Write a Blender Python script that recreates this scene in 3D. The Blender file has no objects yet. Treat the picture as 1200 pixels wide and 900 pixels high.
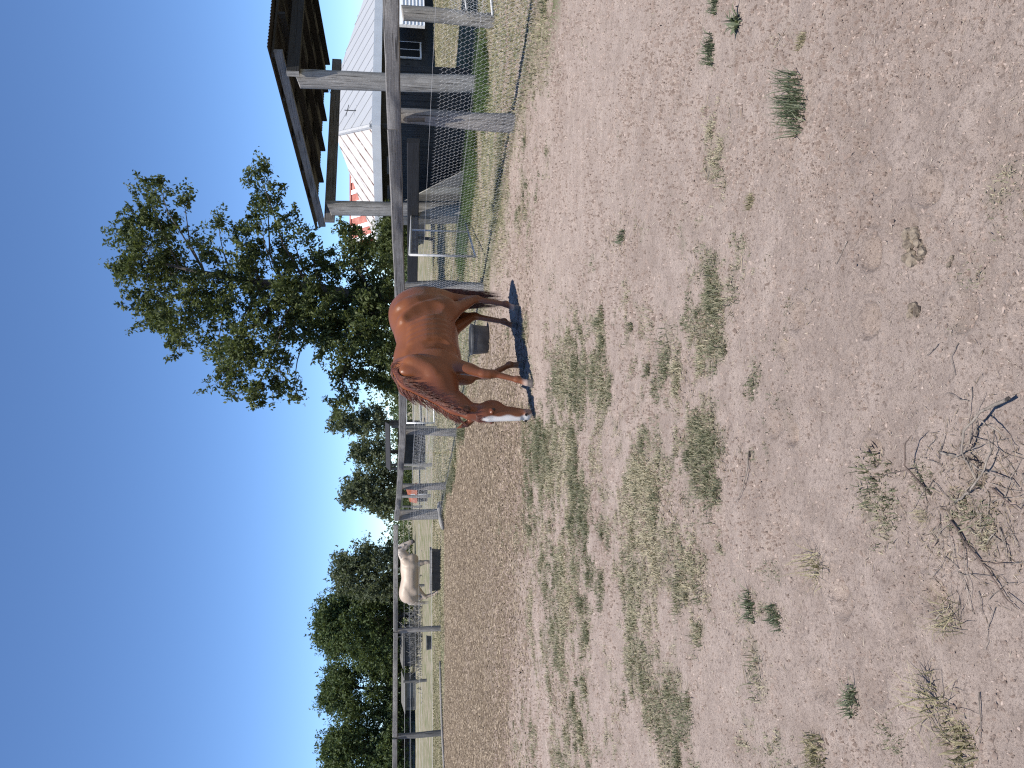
import bpy, math, random
import numpy as np
from mathutils import Vector, Matrix

random.seed(7)
RNG = np.random.default_rng(11)
S = bpy.context.scene
C = S.collection

# ------------------------------------------------------------------ camera
CAM_Z, FPX, PITCH = 1.5, 890.0, math.radians(8.44)
F_ = Vector((0, math.cos(PITCH), -math.sin(PITCH)))
R_ = Vector((1, 0, 0))
U_ = Vector((0, math.sin(PITCH), math.cos(PITCH)))
cam = bpy.data.cameras.new('camera')
cam.sensor_width = 36.0
cam.lens = FPX / 1200 * 36
cam.clip_start = 0.05
cam.clip_end = 6000
camo = bpy.data.objects.new('camera', cam)
C.objects.link(camo)
camo.matrix_world = Matrix(((-U_.x, R_.x, -F_.x, 0), (-U_.y, R_.y, -F_.y, 0), (-U_.z, R_.z, -F_.z, CAM_Z), (0, 0, 0, 1)))
S.camera = camo      # the phone was held sideways: up in the place is left in the picture

# ------------------------------------------------------------------ sky, sun, exposure
SUN = Vector((-0.13, -0.29, 1.0)).normalized()
w = bpy.data.worlds.new('World')
S.world = w
w.use_nodes = True
wn = w.node_tree
bg = wn.nodes['Background']
sky = wn.nodes.new('ShaderNodeTexSky')
sky.sky_type = 'NISHITA'
sky.sun_disc = False
sky.sun_elevation = math.asin(SUN.z)
sky.sun_rotation = math.atan2(SUN.x, SUN.y)
sky.altitude = 3500
sky.air_density = 0.95
sky.dust_density = 0.0
sky.ozone_density = 6.5
hsv = wn.nodes.new('ShaderNodeHueSaturation')
hsv.inputs['Saturation'].default_value = 1.03
wn.links.new(sky.outputs[0], hsv.inputs['Color'])
wn.links.new(hsv.outputs[0], bg.inputs[0])
bg.inputs[1].default_value = 0.142
sl = bpy.data.lights.new('sun', 'SUN')
sl.energy = 5.0
sl.angle = math.radians(0.5)
sl.color = (1.0, 0.955, 0.89)
so = bpy.data.objects.new('sun', sl)
so.rotation_euler = SUN.to_track_quat('Z', 'Y').to_euler()
so.location = (0, 0, 30)
C.objects.link(so)
S.cycles.use_denoising = False
S.cycles.filter_width = 1.2
S.view_settings.view_transform = 'Standard'
S.view_settings.look = 'None'
S.view_settings.gamma = 1
S.view_settings.exposure = 0.5

# ------------------------------------------------------------------ helpers
def ray(px, py):
    return F_ * FPX + R_ * (450 - py) + U_ * (600 - px)
def G(px, py):
    """ground point under a pixel of the photograph"""
    d = ray(px, py)
    t = -CAM_Z / d.z
    return (d.x * t, d.y * t)
def P(px, py, Y):
    d = ray(px, py)
    t = Y / d.y
    return Vector((d.x * t, Y, CAM_Z + d.z * t))

def _hash(ix, iy, seed):
    h = (ix.astype(np.int64) * 374761393 + iy.astype(np.int64) * 668265263 + seed * 974634) & 0xFFFFFFFF
    h = ((h ^ (h >> 13)) * 1274126177) & 0xFFFFFFFF
    h = (h ^ (h >> 16)) & 0xFFFF
    return h / 65535.0
def vn(x, y, s=1.0, seed=0):
    x = np.asarray(x, float) * s; y = np.asarray(y, float) * s
    xi = np.floor(x); yi = np.floor(y)
    fx = x - xi; fy = y - yi
    fx = fx * fx * (3 - 2 * fx); fy = fy * fy * (3 - 2 * fy)
    a = _hash(xi, yi, seed); b = _hash(xi + 1, yi, seed)
    c = _hash(xi, yi + 1, seed); d = _hash(xi + 1, yi + 1, seed)
    return (a + (b - a) * fx) * (1 - fy) + (c + (d - c) * fx) * fy
def fbm(x, y, s, seed, octv=4, gain=0.5):
    v = 0; amp = 1; tot = 0
    for i in range(octv):
        v = v + amp * vn(x, y, s * 2 ** i, seed + i * 17); tot += amp; amp *= gain
    return v / tot

def prints(x, y):
    """old hoof prints trodden into the loose soil: shallow bowls with a raised lip"""
    x, y = np.broadcast_arrays(x, y)
    out = np.zeros(x.shape)
    sel = np.hypot(x, y) < 13
    if not sel.any(): return out
    a = x[sel]; b = y[sel]; z = np.zeros(a.shape)
    for cell, seed in ((.42, 401), (.31, 431)):
        ci = np.floor(a / cell); cj = np.floor(b / cell)
        for di in (-1, 0, 1):
            for dj in (-1, 0, 1):
                gi = ci + di; gj = cj + dj
                on_ = _hash(gi, gj, seed) < .50
                px = (gi + .15 + .7 * _hash(gi, gj, seed + 1)) * cell; py = (gj + .15 + .7 * _hash(gi, gj, seed + 2)) * cell
                R = .045 + .03 * _hash(gi, gj, seed + 3)
                q = np.hypot(a - px, b - py) / R
                z += on_ * (np.where(q < 1, -.022 * (1 - q ** 4), 0) + .012 * np.exp(-((q - 1.15) / .22) ** 2)) * (.4 + .8 * _hash(gi, gj, seed + 4))
    out[sel] = z * np.clip(fbm(a, b, .6, 407, 2) * 2.4 - .7, 0, 1) * np.clip(1.4 - np.hypot(a, b) / 9, 0, 1)
    return out
def gz(x, y):
    """height of the yard's ground"""
    x = np.asarray(x, float); y = np.asarray(y, float)
    d = np.hypot(x, y)
    z = (fbm(x, y, 0.5, 3, 3) - 0.5) * 0.05
    near = np.clip(1 - d / 16.0, 0, 1)
    z = z + (fbm(x, y, 6.0, 21, 3) - 0.5) * 0.022 * near
    z = z + np.clip(fbm(x, y, 22.0, 33, 2, .6) - 0.55, 0, 1) * 0.03 * np.clip(1 - d / 9.0, 0, 1)
    z = z + prints(x, y)
    return z * np.clip(1.6 - d / 40.0, 0.0, 1)

def mesh_obj(name, verts, faces, mat, parent=None, smooth=False, off=None):
    """one mesh object; verts are world coordinates unless off is given, faces is a list or an (n,3|4) array"""
    me = bpy.data.meshes.new(name)
    v = np.asarray(verts, dtype=np.float32).reshape(-1, 3)
    if off is None and parent is not None:
        off = Vector((0, 0, 0)); q = parent
        while q is not None: off = off + q.location; q = q.parent
    if off is not None:
        v = v - np.asarray(off, dtype=np.float32)
    if isinstance(faces, np.ndarray):
        n, k = faces.shape
        me.vertices.add(len(v)); me.vertices.foreach_set('co', v.ravel())
        me.loops.add(n * k); me.loops.foreach_set('vertex_index', faces.astype(np.int32).ravel())
        me.polygons.add(n)
        me.polygons.foreach_set('loop_start', np.arange(0, n * k, k, dtype=np.int32))
        me.polygons.foreach_set('loop_total', np.full(n, k, dtype=np.int32))
        me.update(calc_edges=True)
        me.validate()
    else:
        me.from_pydata(v.tolist(), [], faces)
        me.update()
    if smooth:
        me.polygons.foreach_set('use_smooth', np.ones(len(me.polygons), dtype=bool))
    for m in (mat if isinstance(mat, (list, tuple)) else [mat]):
        me.materials.append(m)
    o = bpy.data.objects.new(name, me)
    C.objects.link(o)
    if parent is not None:
        o.parent = parent
    return o
def attr(o, name, values):
    a = o.data.attributes.new(name, 'FLOAT', 'POINT')
    a.data.foreach_set('value', np.asarray(values, dtype=np.float32))
def colattr(o, name, rgb):
    a = o.data.color_attributes.new(name, 'FLOAT_COLOR', 'POINT')
    c = np.ones((len(rgb), 4), dtype=np.float32); c[:, :3] = rgb
    a.data.foreach_set('color', c.ravel())

def tag(o, label=None, cat=None, group=None, kind=None):
    if label: o['label'] = label
    if cat: o['category'] = cat
    if group: o['group'] = group
    if kind: o['kind'] = kind
    return o
def thing(name, label, cat, loc=(0, 0, 0), group=None, rz=0.0):
    o = bpy.data.objects.new(name, None)
    C.objects.link(o)
    o.location = loc
    o.rotation_euler = (0, 0, rz)
    return tag(o, label, cat, group)
def copy_tree(o, parent=None):
    c = o.copy(); C.objects.link(c)
    if parent is not None: c.parent = parent
    for ch in [q for q in bpy.data.objects if q.parent == o]:
        copy_tree(ch, c)
    return c

class MB:
    """collects simple shapes into one mesh"""
    def __init__(s): s.v = []; s.f = []
    def add(s, vs, fs):
        b = len(s.v); s.v += [tuple(q) for q in vs]; s.f += [tuple(i + b for i in f) for f in fs]
    def hexa(s, p):      # 8 corners: bottom 4, top 4
        s.add(p, [(3, 2, 1, 0), (4, 5, 6, 7), (0, 1, 5, 4), (1, 2, 6, 5), (2, 3, 7, 6), (3, 0, 4, 7)])
    def box(s, lo, hi, fr=None):
        fr = fr or (lambda a, b, c: (a, b, c))
        (x0, y0, z0), (x1, y1, z1) = lo, hi
        s.hexa([fr(*q) for q in ((x0, y0, z0), (x1, y0, z0), (x1, y1, z0), (x0, y1, z0), (x0, y0, z1), (x1, y0, z1), (x1, y1, z1), (x0, y1, z1))])
    def beam(s, a, b, wd, ht, up=Vector((0, 0, 1)), bev=0.0):
        """a bar of width wd and height ht from a to b, with chamfered long edges"""
        a = Vector(a); b = Vector(b); d = (b - a).normalized()
        x = d.cross(up).normalized(); y = x.cross(d)
        e = bev
        if e:
            prof = [(-wd/2+e, -ht/2), (wd/2-e, -ht/2), (wd/2, -ht/2+e), (wd/2, ht/2-e), (wd/2-e, ht/2), (-wd/2+e, ht/2), (-wd/2, ht/2-e), (-wd/2, -ht/2+e)]
        else:
            prof = [(-wd/2, -ht/2), (wd/2, -ht/2), (wd/2, ht/2), (-wd/2, ht/2)]
        n = len(prof)
        vs = [a + x*p + y*q for p, q in prof] + [b + x*p + y*q for p, q in prof]
        fs = [(i, (i+1) % n, n + (i+1) % n, n + i) for i in range(n)] + [tuple(range(n-1, -1, -1)), tuple(range(n, 2*n))]
        s.add(vs, fs)
    def tube(s, pts, rad, n=8, cap=True, wob=0.0, flat=1.0):
        pts = [Vector(p) for p in pts]
        if not hasattr(rad, '__len__'): rad = [rad] * len(pts)
        rings = []
        ref = None
        for i, p in enumerate(pts):
            d = (pts[min(i+1, len(pts)-1)] - pts[max(i-1, 0)])
            if d.length < 1e-9: d = Vector((0, 0, 1))
            d.normalize()
            if ref is None:
                ref = Vector((1, 0, 0)) if abs(d.x) < .8 else Vector((0, 1, 0))
            x = (ref - d * ref.dot(d)).normalized(); y = d.cross(x); ref = x
            ring = []
            for k in range(n):
                a = 2 * math.pi * k / n
                r = rad[i] * (1 + wob * (random.random() - .5))
                ring.append(p + x * (r * math.cos(a)) + y * (r * flat * math.sin(a)))
            rings.append(ring)
        vs = [q for r in rings for q in r]
        fs = []
        for i in range(len(rings) - 1):
            for k in range(n):
                fs.append((i*n+k, i*n+(k+1) % n, (i+1)*n+(k+1) % n, (i+1)*n+k))
        if cap:
            fs.append(tuple(range(n-1, -1, -1))); fs.append(tuple((len(rings)-1)*n + k for k in range(n)))
        s.add(vs, fs)
    def build(s, name, mat, parent=None, smooth=False, off=None):
        return mesh_obj(name, s.v, s.f, mat, parent, smooth, off)

# ------------------------------------------------------------------ materials
def new_mat(name):
    m = bpy.data.materials.new(name); m.use_nodes = True
    nt = m.node_tree
    return m, nt, nt.nodes['Principled BSDF']
class N:
    """small node helper"""
    def __init__(s, nt): s.nt = nt
    def add(s, t, **kw):
        n = s.nt.nodes.new(t)
        for k, v in kw.items(): setattr(n, k, v)
        return n
    def link(s, a, b): s.nt.links.new(a, b)
    def coord(s): return s.add('ShaderNodeTexCoord').outputs['Object']
    def noise(s, vec, scale, detail=4, rough=.55):
        n = s.add('ShaderNodeTexNoise'); n.inputs['Scale'].default_value = scale
        n.inputs['Detail'].default_value = detail; n.inputs['Roughness'].default_value = rough
        if vec is not None: s.link(vec, n.inputs['Vector'])
        return n.outputs['Fac']
    def ramp(s, fac, stops):
        r = s.add('ShaderNodeValToRGB')
        e = r.color_ramp.elements
        while len(e) < len(stops): e.new(0.5)
        for i, (p, c) in enumerate(stops):
            e[i].position = p
            e[i].color = (c, c, c, 1) if not hasattr(c, '__len__') else (*c, 1)
        s.link(fac, r.inputs[0]); return r.outputs[0]
    def mix(s, fac, a, b, mode='MIX'):
        m = s.add('ShaderNodeMix', data_type='RGBA', blend_type=mode)
        for sock, v in ((0, fac), (6, a), (7, b)):
            if hasattr(v, 'is_linked'): s.link(v, m.inputs[sock])
            elif hasattr(v, '__len__'): m.inputs[sock].default_value = (*v, 1)
            else: m.inputs[sock].default_value = v
        return m.outputs[2]
    def math(s, op, a, b=0.0):
        m = s.add('ShaderNodeMath', operation=op)
        for i, v in ((0, a), (1, b)):
            if hasattr(v, 'is_linked'): s.link(v, m.inputs[i])
            else: m.inputs[i].default_value = v
        return m.outputs[0]
    def bump(s, h, strength, dist, normal=None):
        b = s.add('ShaderNodeBump'); b.inputs['Strength'].default_value = strength; b.inputs['Distance'].default_value = dist
        s.link(h, b.inputs['Height'])
        if normal is not None: s.link(normal, b.inputs['Normal'])
        return b.outputs[0]
    def attr(s, name):
        a = s.add('ShaderNodeAttribute'); a.attribute_name = name
        return a
    def stretch(s, vec, d, k):
        """squeeze the coordinate along direction d by k, so that grain runs along d"""
        dot = s.add('ShaderNodeVectorMath', operation='DOT_PRODUCT'); s.link(vec, dot.inputs[0]); dot.inputs[1].default_value = d
        sc = s.add('ShaderNodeVectorMath', operation='SCALE'); sc.inputs[0].default_value = d
        s.link(s.math('MULTIPLY', dot.outputs['Value'], k - 1.0), sc.inputs['Scale'])
        ad = s.add('ShaderNodeVectorMath', operation='ADD'); s.link(vec, ad.inputs[0]); s.link(sc.outputs[0], ad.inputs[1])
        return ad.outputs[0]

def flat_mat(name, c1, c2, scale=6.0, rough=.8, bump=.0, metal=0.0, detail=5, lo=.35, hi=.65, bd=.01):
    m, nt, b = new_mat(name); n = N(nt)
    co = n.coord()
    f = n.noise(co, scale, detail)
    n.link(n.ramp(f, [(lo, c1), (hi, c2)]), b.inputs['Base Color'])
    b.inputs['Roughness'].default_value = rough; b.inputs['Metallic'].default_value = metal
    if bump:
        n.link(n.bump(n.noise(co, scale * 3, 6), bump, bd), b.inputs['Normal'])
    return m
def wood(name, dark, light, d=(0, 0, 1), scale=45, rough=.85, lichen=None):
    m, nt, b = new_mat(name); n = N(nt)
    co = n.coord()
    sv = n.stretch(co, d, .045)
    g = n.noise(sv, scale, 7, .65)
    col = n.ramp(g, [(.28, dark), (.72, light)])
    big = n.noise(co, 2.7, 4)
    col = n.mix(n.ramp(big, [(.35, 0), (.75, .55)]), col, tuple(x * .62 for x in dark))
    if lichen:
        col = n.mix(n.ramp(n.noise(co, 13, 5, .7), [(.6, 0), (.68, .8)]), col, lichen)
    crack = n.noise(n.stretch(co, d, .02), scale * 1.6, 3)
    cr = n.ramp(crack, [(.36, 0), (.42, 1)])
    col = n.mix(n.ramp(n.noise(co, 60, 5, .8), [(.35, .55), (.55, 0)]), col, tuple(x * .45 for x in dark))
    col = n.mix(n.ramp(n.noise(co, 22, 6, .8), [(.58, 0), (.70, .5)]), col, tuple(min(.6, x * 1.45) for x in light))
    col = n.mix(cr, tuple(x * .3 for x in dark), col)
    n.link(col, b.inputs['Base Color'])
    b.inputs['Roughness'].default_value = rough
    h = n.mix(.5, g, cr)
    n.link(n.bump(h, .6, .012), b.inputs['Normal'])
    return m

t_ = Vector((-.425, .905, 0)).normalized()      # along the long fence, away from the camera
n_ = Vector((.905, .425, 0)).normalized()       # across it, to the right
M = {}
M['post'] = wood('weathered_post', (.17, .155, .14), (.40, .375, .35))
M['post_pale'] = wood('pale_post', (.20, .187, .172), (.47, .45, .42))
M['rail'] = wood('weathered_rail', (.13, .12, .112), (.30, .285, .27), tuple(t_))
M['rail2'] = wood('weathered_rail_far', (.16, .15, .14), (.34, .32, .30), (1, 0, 0))
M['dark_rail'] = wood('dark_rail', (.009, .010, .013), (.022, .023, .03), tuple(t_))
M['beam_t'] = wood('roof_beam_along', (.12, .115, .11), (.30, .29, .28), tuple(t_))
M['beam_n'] = wood('roof_beam_across', (.11, .10, .095), (.26, .245, .23), tuple(n_))
M['rafter'] = wood('dark_rafter', (.016, .015, .014), (.04, .036, .033), tuple(t_))  # dark copy of the roof timber; shade under the roof put into the colour
M['purlin'] = wood('dark_purlin', (.016, .015, .014), (.04, .036, .033), tuple(n_))  # same roof shade in the colour of purlins and front header
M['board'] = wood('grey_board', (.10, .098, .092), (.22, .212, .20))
M['board_shade'] = wood('shaded_board', (.035, .034, .033), (.085, .082, .078))  # darker copy of the grey boards, with the shelter's shade in the colour
M['board_sun'] = wood('grey_sun_board', (.16, .155, .145), (.30, .29, .275))  # lighter copy of the grey boards; sunlight put into the colour
M['board_pale'] = wood('pale_board', (.30, .29, .26), (.55, .53, .48))
M['iron'] = flat_mat('old_iron', (.05, .047, .045), (.035, .02, .014), 2.2, .55, .1, .3)  # old rusty iron, made darker to put in the shade beneath the sheets
M['galv'] = flat_mat('galvanised', (.36, .36, .36), (.48, .48, .475), 12, .6, 0, .12)
M['wire'] = flat_mat('wire', (.40, .40, .41), (.55, .55, .57), 9, .5, 0, .2)
M['wht'] = flat_mat('white_paint', (.72, .73, .74), (.82, .82, .82), 3, .6)
M['rubber'] = flat_mat('black_rubber', (.035, .036, .038), (.075, .075, .077), 7, .55, .2)
M['trough'] = flat_mat('trough_side', (.02, .02, .02), (.05, .048, .045), 4, .6, .1)
M['stick'] = wood('dry_stick', (.10, .08, .065), (.42, .36, .30), (1, 0, 0), 30)
M['stick_dark'] = flat_mat('dark_stick', (.05, .035, .028), (.14, .10, .08), 20, .85, .3)
M['bark'] = flat_mat('bark', (.035, .028, .024), (.11, .095, .085), 9, .9, .6, 0, 6, .3, .7, .03)

def leaf_mat(name, dark, mid, light, trans=.25, rough=.62):
    m, nt, b = new_mat(name); n = N(nt)
    a = n.attr('rnd').outputs['Fac']
    col = n.ramp(a, [(0, dark), (.55, mid), (1, light)])
    n.link(col, b.inputs['Base Color'])
    b.inputs['Roughness'].default_value = rough
    b.inputs['Specular IOR Level'].default_value = .25
    tr = n.add('ShaderNodeBsdfTranslucent')
    n.link(n.mix(.5, col, (.20, .25, .04)), tr.inputs[0])
    ms = n.add('ShaderNodeMixShader'); ms.inputs[0].default_value = trans
    n.link(b.outputs[0], ms.inputs[1]); n.link(tr.outputs[0], ms.inputs[2])
    n.link(ms.outputs[0], nt.nodes['Material Output'].inputs[0])
    return m
M['leaf_a'] = leaf_mat('broad_leaf', (.034, .046, .016), (.068, .088, .029), (.13, .145, .058))
M['leaf_b'] = leaf_mat('gum_leaf', (.048, .060, .034), (.088, .105, .060), (.15, .165, .10))
M['leaf_c'] = leaf_mat('dark_leaf', (.032, .050, .019), (.064, .094, .034), (.115, .145, .058))
M['grass'] = leaf_mat('grass_blade', (.08, .088, .05), (.16, .160, .10), (.37, .325, .225), .2, .6)
M['drygrass'] = leaf_mat('dry_grass_blade', (.15, .13, .075), (.27, .235, .14), (.42, .37, .25), .2, .7)
M['tuft'] = leaf_mat('tuft_blade', (.07, .086, .05), (.125, .146, .09), (.26, .262, .175), .2, .55)
M['weed'] = leaf_mat('green_weed', (.05, .085, .03), (.085, .135, .05), (.16, .20, .09), .3, .6)
M['chip'] = leaf_mat('litter', (.045, .033, .022), (.14, .105, .072), (.39, .32, .235), .0, .9)
M['straw'] = leaf_mat('straw', (.12, .095, .07), (.30, .25, .19), (.52, .45, .36), .0, .8)

# ------------------------------------------------------------------ where grass grows (ellipses on the ground)
def ell(px0, px1, py0, py1, amp=1.0):
    pm, ym = (px0 + px1) / 2, (py0 + py1) / 2
    c = G(pm, ym); a = G(px0, ym); b = G(px1, ym); l = G(pm, py0); r = G(pm, py1)
    return (c[0], (a[1] + b[1]) / 2, abs(l[0] - r[0]) / 2, abs(a[1] - b[1]) / 2, amp)
GREEN = [ell(612, 690, 478, 602, 1.05), ell(640, 684, 360, 500, .85), ell(688, 716, 355, 490, .75), ell(755, 802, 395, 490, .8),
         ell(730, 795, 480, 670, .85), ell(800, 856, 300, 440, .50), ell(795, 850, 470, 600, .74), ell(765, 862, 600, 740, .8),
         ell(612, 720, 590, 780, .55), ell(625, 720, 760, 930, .5), ell(735, 822, 760, 910, .62), ell(560, 612, 180, 330, .25),
         ell(690, 760, 250, 310, .25), ell(604, 640, 470, 520, .6), ell(700, 716, 560, 650, .55), ell(845, 905, 600, 740, .35),
         ell(1005, 1060, 530, 610, .30), ell(1085, 1170, 560, 640, .22), ell(598, 630, 30, 120, .7), ell(600, 640, 180, 300, .35),
         ell(598, 640, 40, 240, .3)]
def emask(x, y, L):
    m = np.zeros_like(x, dtype=float)
    for cx, cy, rx, ry, amp in L:
        q = ((x - cx) / (rx * 1.05)) ** 2 + ((y - cy) / (ry * 1.05)) ** 2
        m = np.maximum(m, amp * np.exp(-np.minimum(q, 40) ** 1.3 * .8))
    return m
def fence_off(x, y):          # distance to the right of the long fence
    return x * n_.x + y * n_.y - 7.23
def yard(x, y):
    """1 inside the bare yard, 0 in the paddocks beyond the fences"""
    o = fence_off(x, y) + (fbm(x, y, .55, 71, 4) - .5) * 2.6
    a = np.clip((-o + .05) / .9, 0, 1)
    o2 = 26.0 - y + (fbm(x, y, .8, 77, 3) - .5) * 1.2
    return a * np.clip(o2 / .6, 0, 1)
def green(x, y):
    m = emask(x, y, GREEN) * 1.35
    film = np.clip((fbm(x * .7, y, .9, 91, 3) - .36) * 4, 0, 1) * .68 * np.clip((y - 3.0) / 2, 0, 1) * np.clip((1.3 - x) / 1.8, 0, 1) * np.clip((10.5 - y) / 2, 0, 1)
    m = np.maximum(m, film)
    stray = .16 * np.clip((fbm(x, y, .9, 191, 2) - .45) * 5, 0, 1)
    m = np.maximum(m, stray)
    nz = .40 * fbm(x * .75, y, 2.3, 5, 3) + .34 * fbm(x, y, 6.5, 8, 3) + .26 * fbm(x, y, 19.0, 12, 2)
    m = np.clip((nz - (.60 - .27 * m)) * 4.0, 0, 1) * np.clip(m * 6, 0, 1)
    return np.clip(m, 0, 1) * yard(x, y)
def mulch(x, y):
    """brown litter over the far left of the yard"""
    b = np.clip((y - 8.6 + (fbm(x, y, .8, 13, 3) - .5) * 2.5) / 1.8, 0, 1) * np.clip((1.2 - x - (fbm(x, y, .9, 14, 2) - .5)) / 1.2, 0, 1)
    b = b * (.55 + .6 * fbm(x * .35, y, 1.4, 15, 3))
    return np.clip(b, 0, 1) * yard(x, y)

# ------------------------------------------------------------------ ground
def build_ground():
    fine = np.radians(np.arange(-33, 33.01, .16))
    coarse = np.radians(np.arange(36, 325, 6.0))
    ang = np.concatenate([fine, coarse])
    r = [.35]
    while r[-1] < 70: r.append(r[-1] * (1.0062 if r[-1] < 14 else 1.012))
    while r[-1] < 4500: r.append(r[-1] * 1.25)
    r = np.array(r)
    A, Rr = np.meshgrid(ang, r)
    X = Rr * np.sin(A); Y = Rr * np.cos(A)
    Z = gz(X, Y)
    na, nr = len(ang), len(r)
    v = np.stack([X, Y, Z], -1).reshape(-1, 3)
    i = np.arange(nr - 1)[:, None]; j = np.arange(na)[None, :]
    a = i * na + j; b = i * na + (j + 1) % na
    f = np.stack([a, b, b + na, a + na], -1).reshape(-1, 4)
    # close the middle
    c = len(v)
    v = np.vstack([v, [[0, 0, float(gz(0., 0.))]]])
    fan = np.stack([np.full(na, c), (np.arange(na) + 1) % na, np.arange(na), np.arange(na)], -1)
    m, nt, bs = new_mat('yard_soil'); n = N(nt)
    co = n.coord()
    ga = n.attr('green').outputs['Fac']; ma = n.attr('mulch').outputs['Fac']; pa = n.attr('paddock').outputs['Fac']
    fine_n = n.noise(co, 55, 6, .7)
    mid = n.noise(co, 7, 5, .6)
    big = n.noise(co, .8, 4, .5)
    soil = n.ramp(mid, [(.3, (.275, .217, .184)), (.7, (.41, .332, .285))])
    soil = n.mix(n.ramp(big, [(.35, 0), (.7, .5)]), soil, (.38, .31, .265))
    soil = n.mix(n.ramp(n.noise(n.stretch(co, (1, 0, 0), .55), .62, 5, .6), [(.50, 0), (.68, .55)]), soil, (.25, .195, .164))
    soil = n.mix(n.ramp(n.noise(co, 1.9, 5, .65), [(.56, 0), (.68, .45)]), soil, (.46, .38, .325))
    soil = n.mix(n.ramp(fine_n, [(.33, .75), (.48, 0)]), soil, (.135, .10, .083))
    soil = n.mix(n.ramp(n.noise(co, 160, 3, .6), [(.30, .7), (.44, 0)]), soil, (.10, .073, .06))
    soil = n.mix(n.ramp(n.noise(co, 3.2, 6, .7), [(.5, 0), (.62, .45)]), soil, (.24, .188, .158))
    soil = n.mix(n.ramp(n.noise(co, 90, 4, .6), [(.64, 0), (.76, .4)]), soil, (.47, .39, .34))
    lit = n.ramp(n.noise(co, 30, 6, .75), [(.3, (.075, .055, .036)), (.5, (.165, .125, .088)), (.72, (.31, .25, .18))])
    col = n.mix(n.math('MULTIPLY', ma, .85), soil, lit)
    grs = n.ramp(n.noise(co, 24, 6, .75), [(.3, (.06, .066, .036)), (.55, (.145, .145, .09)), (.75, (.28, .255, .18))])
    gm = n.math('MULTIPLY', ga, n.ramp(n.noise(co, 17, 5, .7), [(.3, .35), (.6, 1)]))
    col = n.mix(n.math('MULTIPLY', gm, .85), col, grs)
    pad = n.ramp(n.noise(co, 6, 9, .75), [(.3, (.07, .075, .038)), (.5, (.155, .15, .085)), (.72, (.27, .24, .16))])
    pad = n.mix(n.ramp(n.noise(co, .45, 4), [(.4, 0), (.65, .6)]), pad, (.105, .125, .058))
    pad = n.mix(n.ramp(n.noise(co, 1.3, 5, .65), [(.46, 0), (.60, .75)]), pad, soil)
    col = n.mix(pa, col, pad)
    n.link(col, bs.inputs['Base Color'])
    bs.inputs['Roughness'].default_value = .95
    bs.inputs['Specular IOR Level'].default_value = .15
    n1 = n.bump(n.noise(co, 28, 8, .75), .75, .035)
    n2 = n.bump(n.noise(co, 150, 5, .7), .55, .008, n1)
    n.link(n2, bs.inputs['Normal'])
    o = mesh_obj('ground', v, f, m, smooth=True)
    x, y = v[:, 0], v[:, 1]
    attr(o, 'green', green(x, y)); attr(o, 'mulch', mulch(x, y)); attr(o, 'paddock', 1 - yard(x, y))
    tag(o, kind='structure')
    return o
build_ground()

# ------------------------------------------------------------------ scattered small stuff
def in_view(x, y, pad=.04):
    """rough wedge that the photograph sees"""
    return (y > .9) & (np.abs(x) < (.5056 + pad) * (y + .25) + .15)
def blades(name, pts, ln, wd, mat, lean=.5, rnd=None, zoff=0.0, seg=2, flat=False, kind='stuff', parent=None):
    """one mesh of tapering, bent blades"""
    n = len(pts)
    x, y = pts[:, 0], pts[:, 1]
    z = (gz(x, y) if pts.shape[1] == 2 else pts[:, 2]) + zoff
    base = np.stack([x, y, z], -1)
    a = RNG.uniform(0, 2 * np.pi, n)
    tilt = np.abs(RNG.normal(lean, .35, n)).clip(0, 1.45)
    dirh = np.stack([np.cos(a), np.sin(a), np.zeros(n)], -1)
    side = np.stack([-np.sin(a), np.cos(a), np.zeros(n)], -1)
    tw = RNG.uniform(-.7, .7, n)[:, None]
    side = side * np.cos(tw) + dirh * np.sin(tw)
    ln = (ln * RNG.uniform(.55, 1.35, n))[:, None]; wd = (wd * RNG.uniform(.7, 1.3, n))[:, None]
    up = np.array([[0, 0, 1.]])
    t1 = tilt[:, None] * .6; t2 = tilt[:, None] * 1.35
    mid = base + ln * .55 * (up * np.cos(t1) + dirh * np.sin(t1))
    tip = mid + ln * .45 * (up * np.cos(t2) + dirh * np.sin(t2))
    v = np.stack([base - side * wd / 2, base + side * wd / 2, mid + side * wd * .4, mid - side * wd * .4, tip], 1).reshape(-1, 3)
    k = np.arange(n)[:, None] * 5
    f = np.concatenate([k + np.array([[0, 1, 2]]), k + np.array([[0, 2, 3]]), k + np.array([[3, 2, 4]])], 0)
    o = mesh_obj(name, v, f, mat, parent)
    if rnd is None: rnd = RNG.beta(2, 2.4, n)
    attr(o, 'rnd', np.repeat(rnd, 5))
    if kind: tag(o, kind=kind)
    return o
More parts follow.
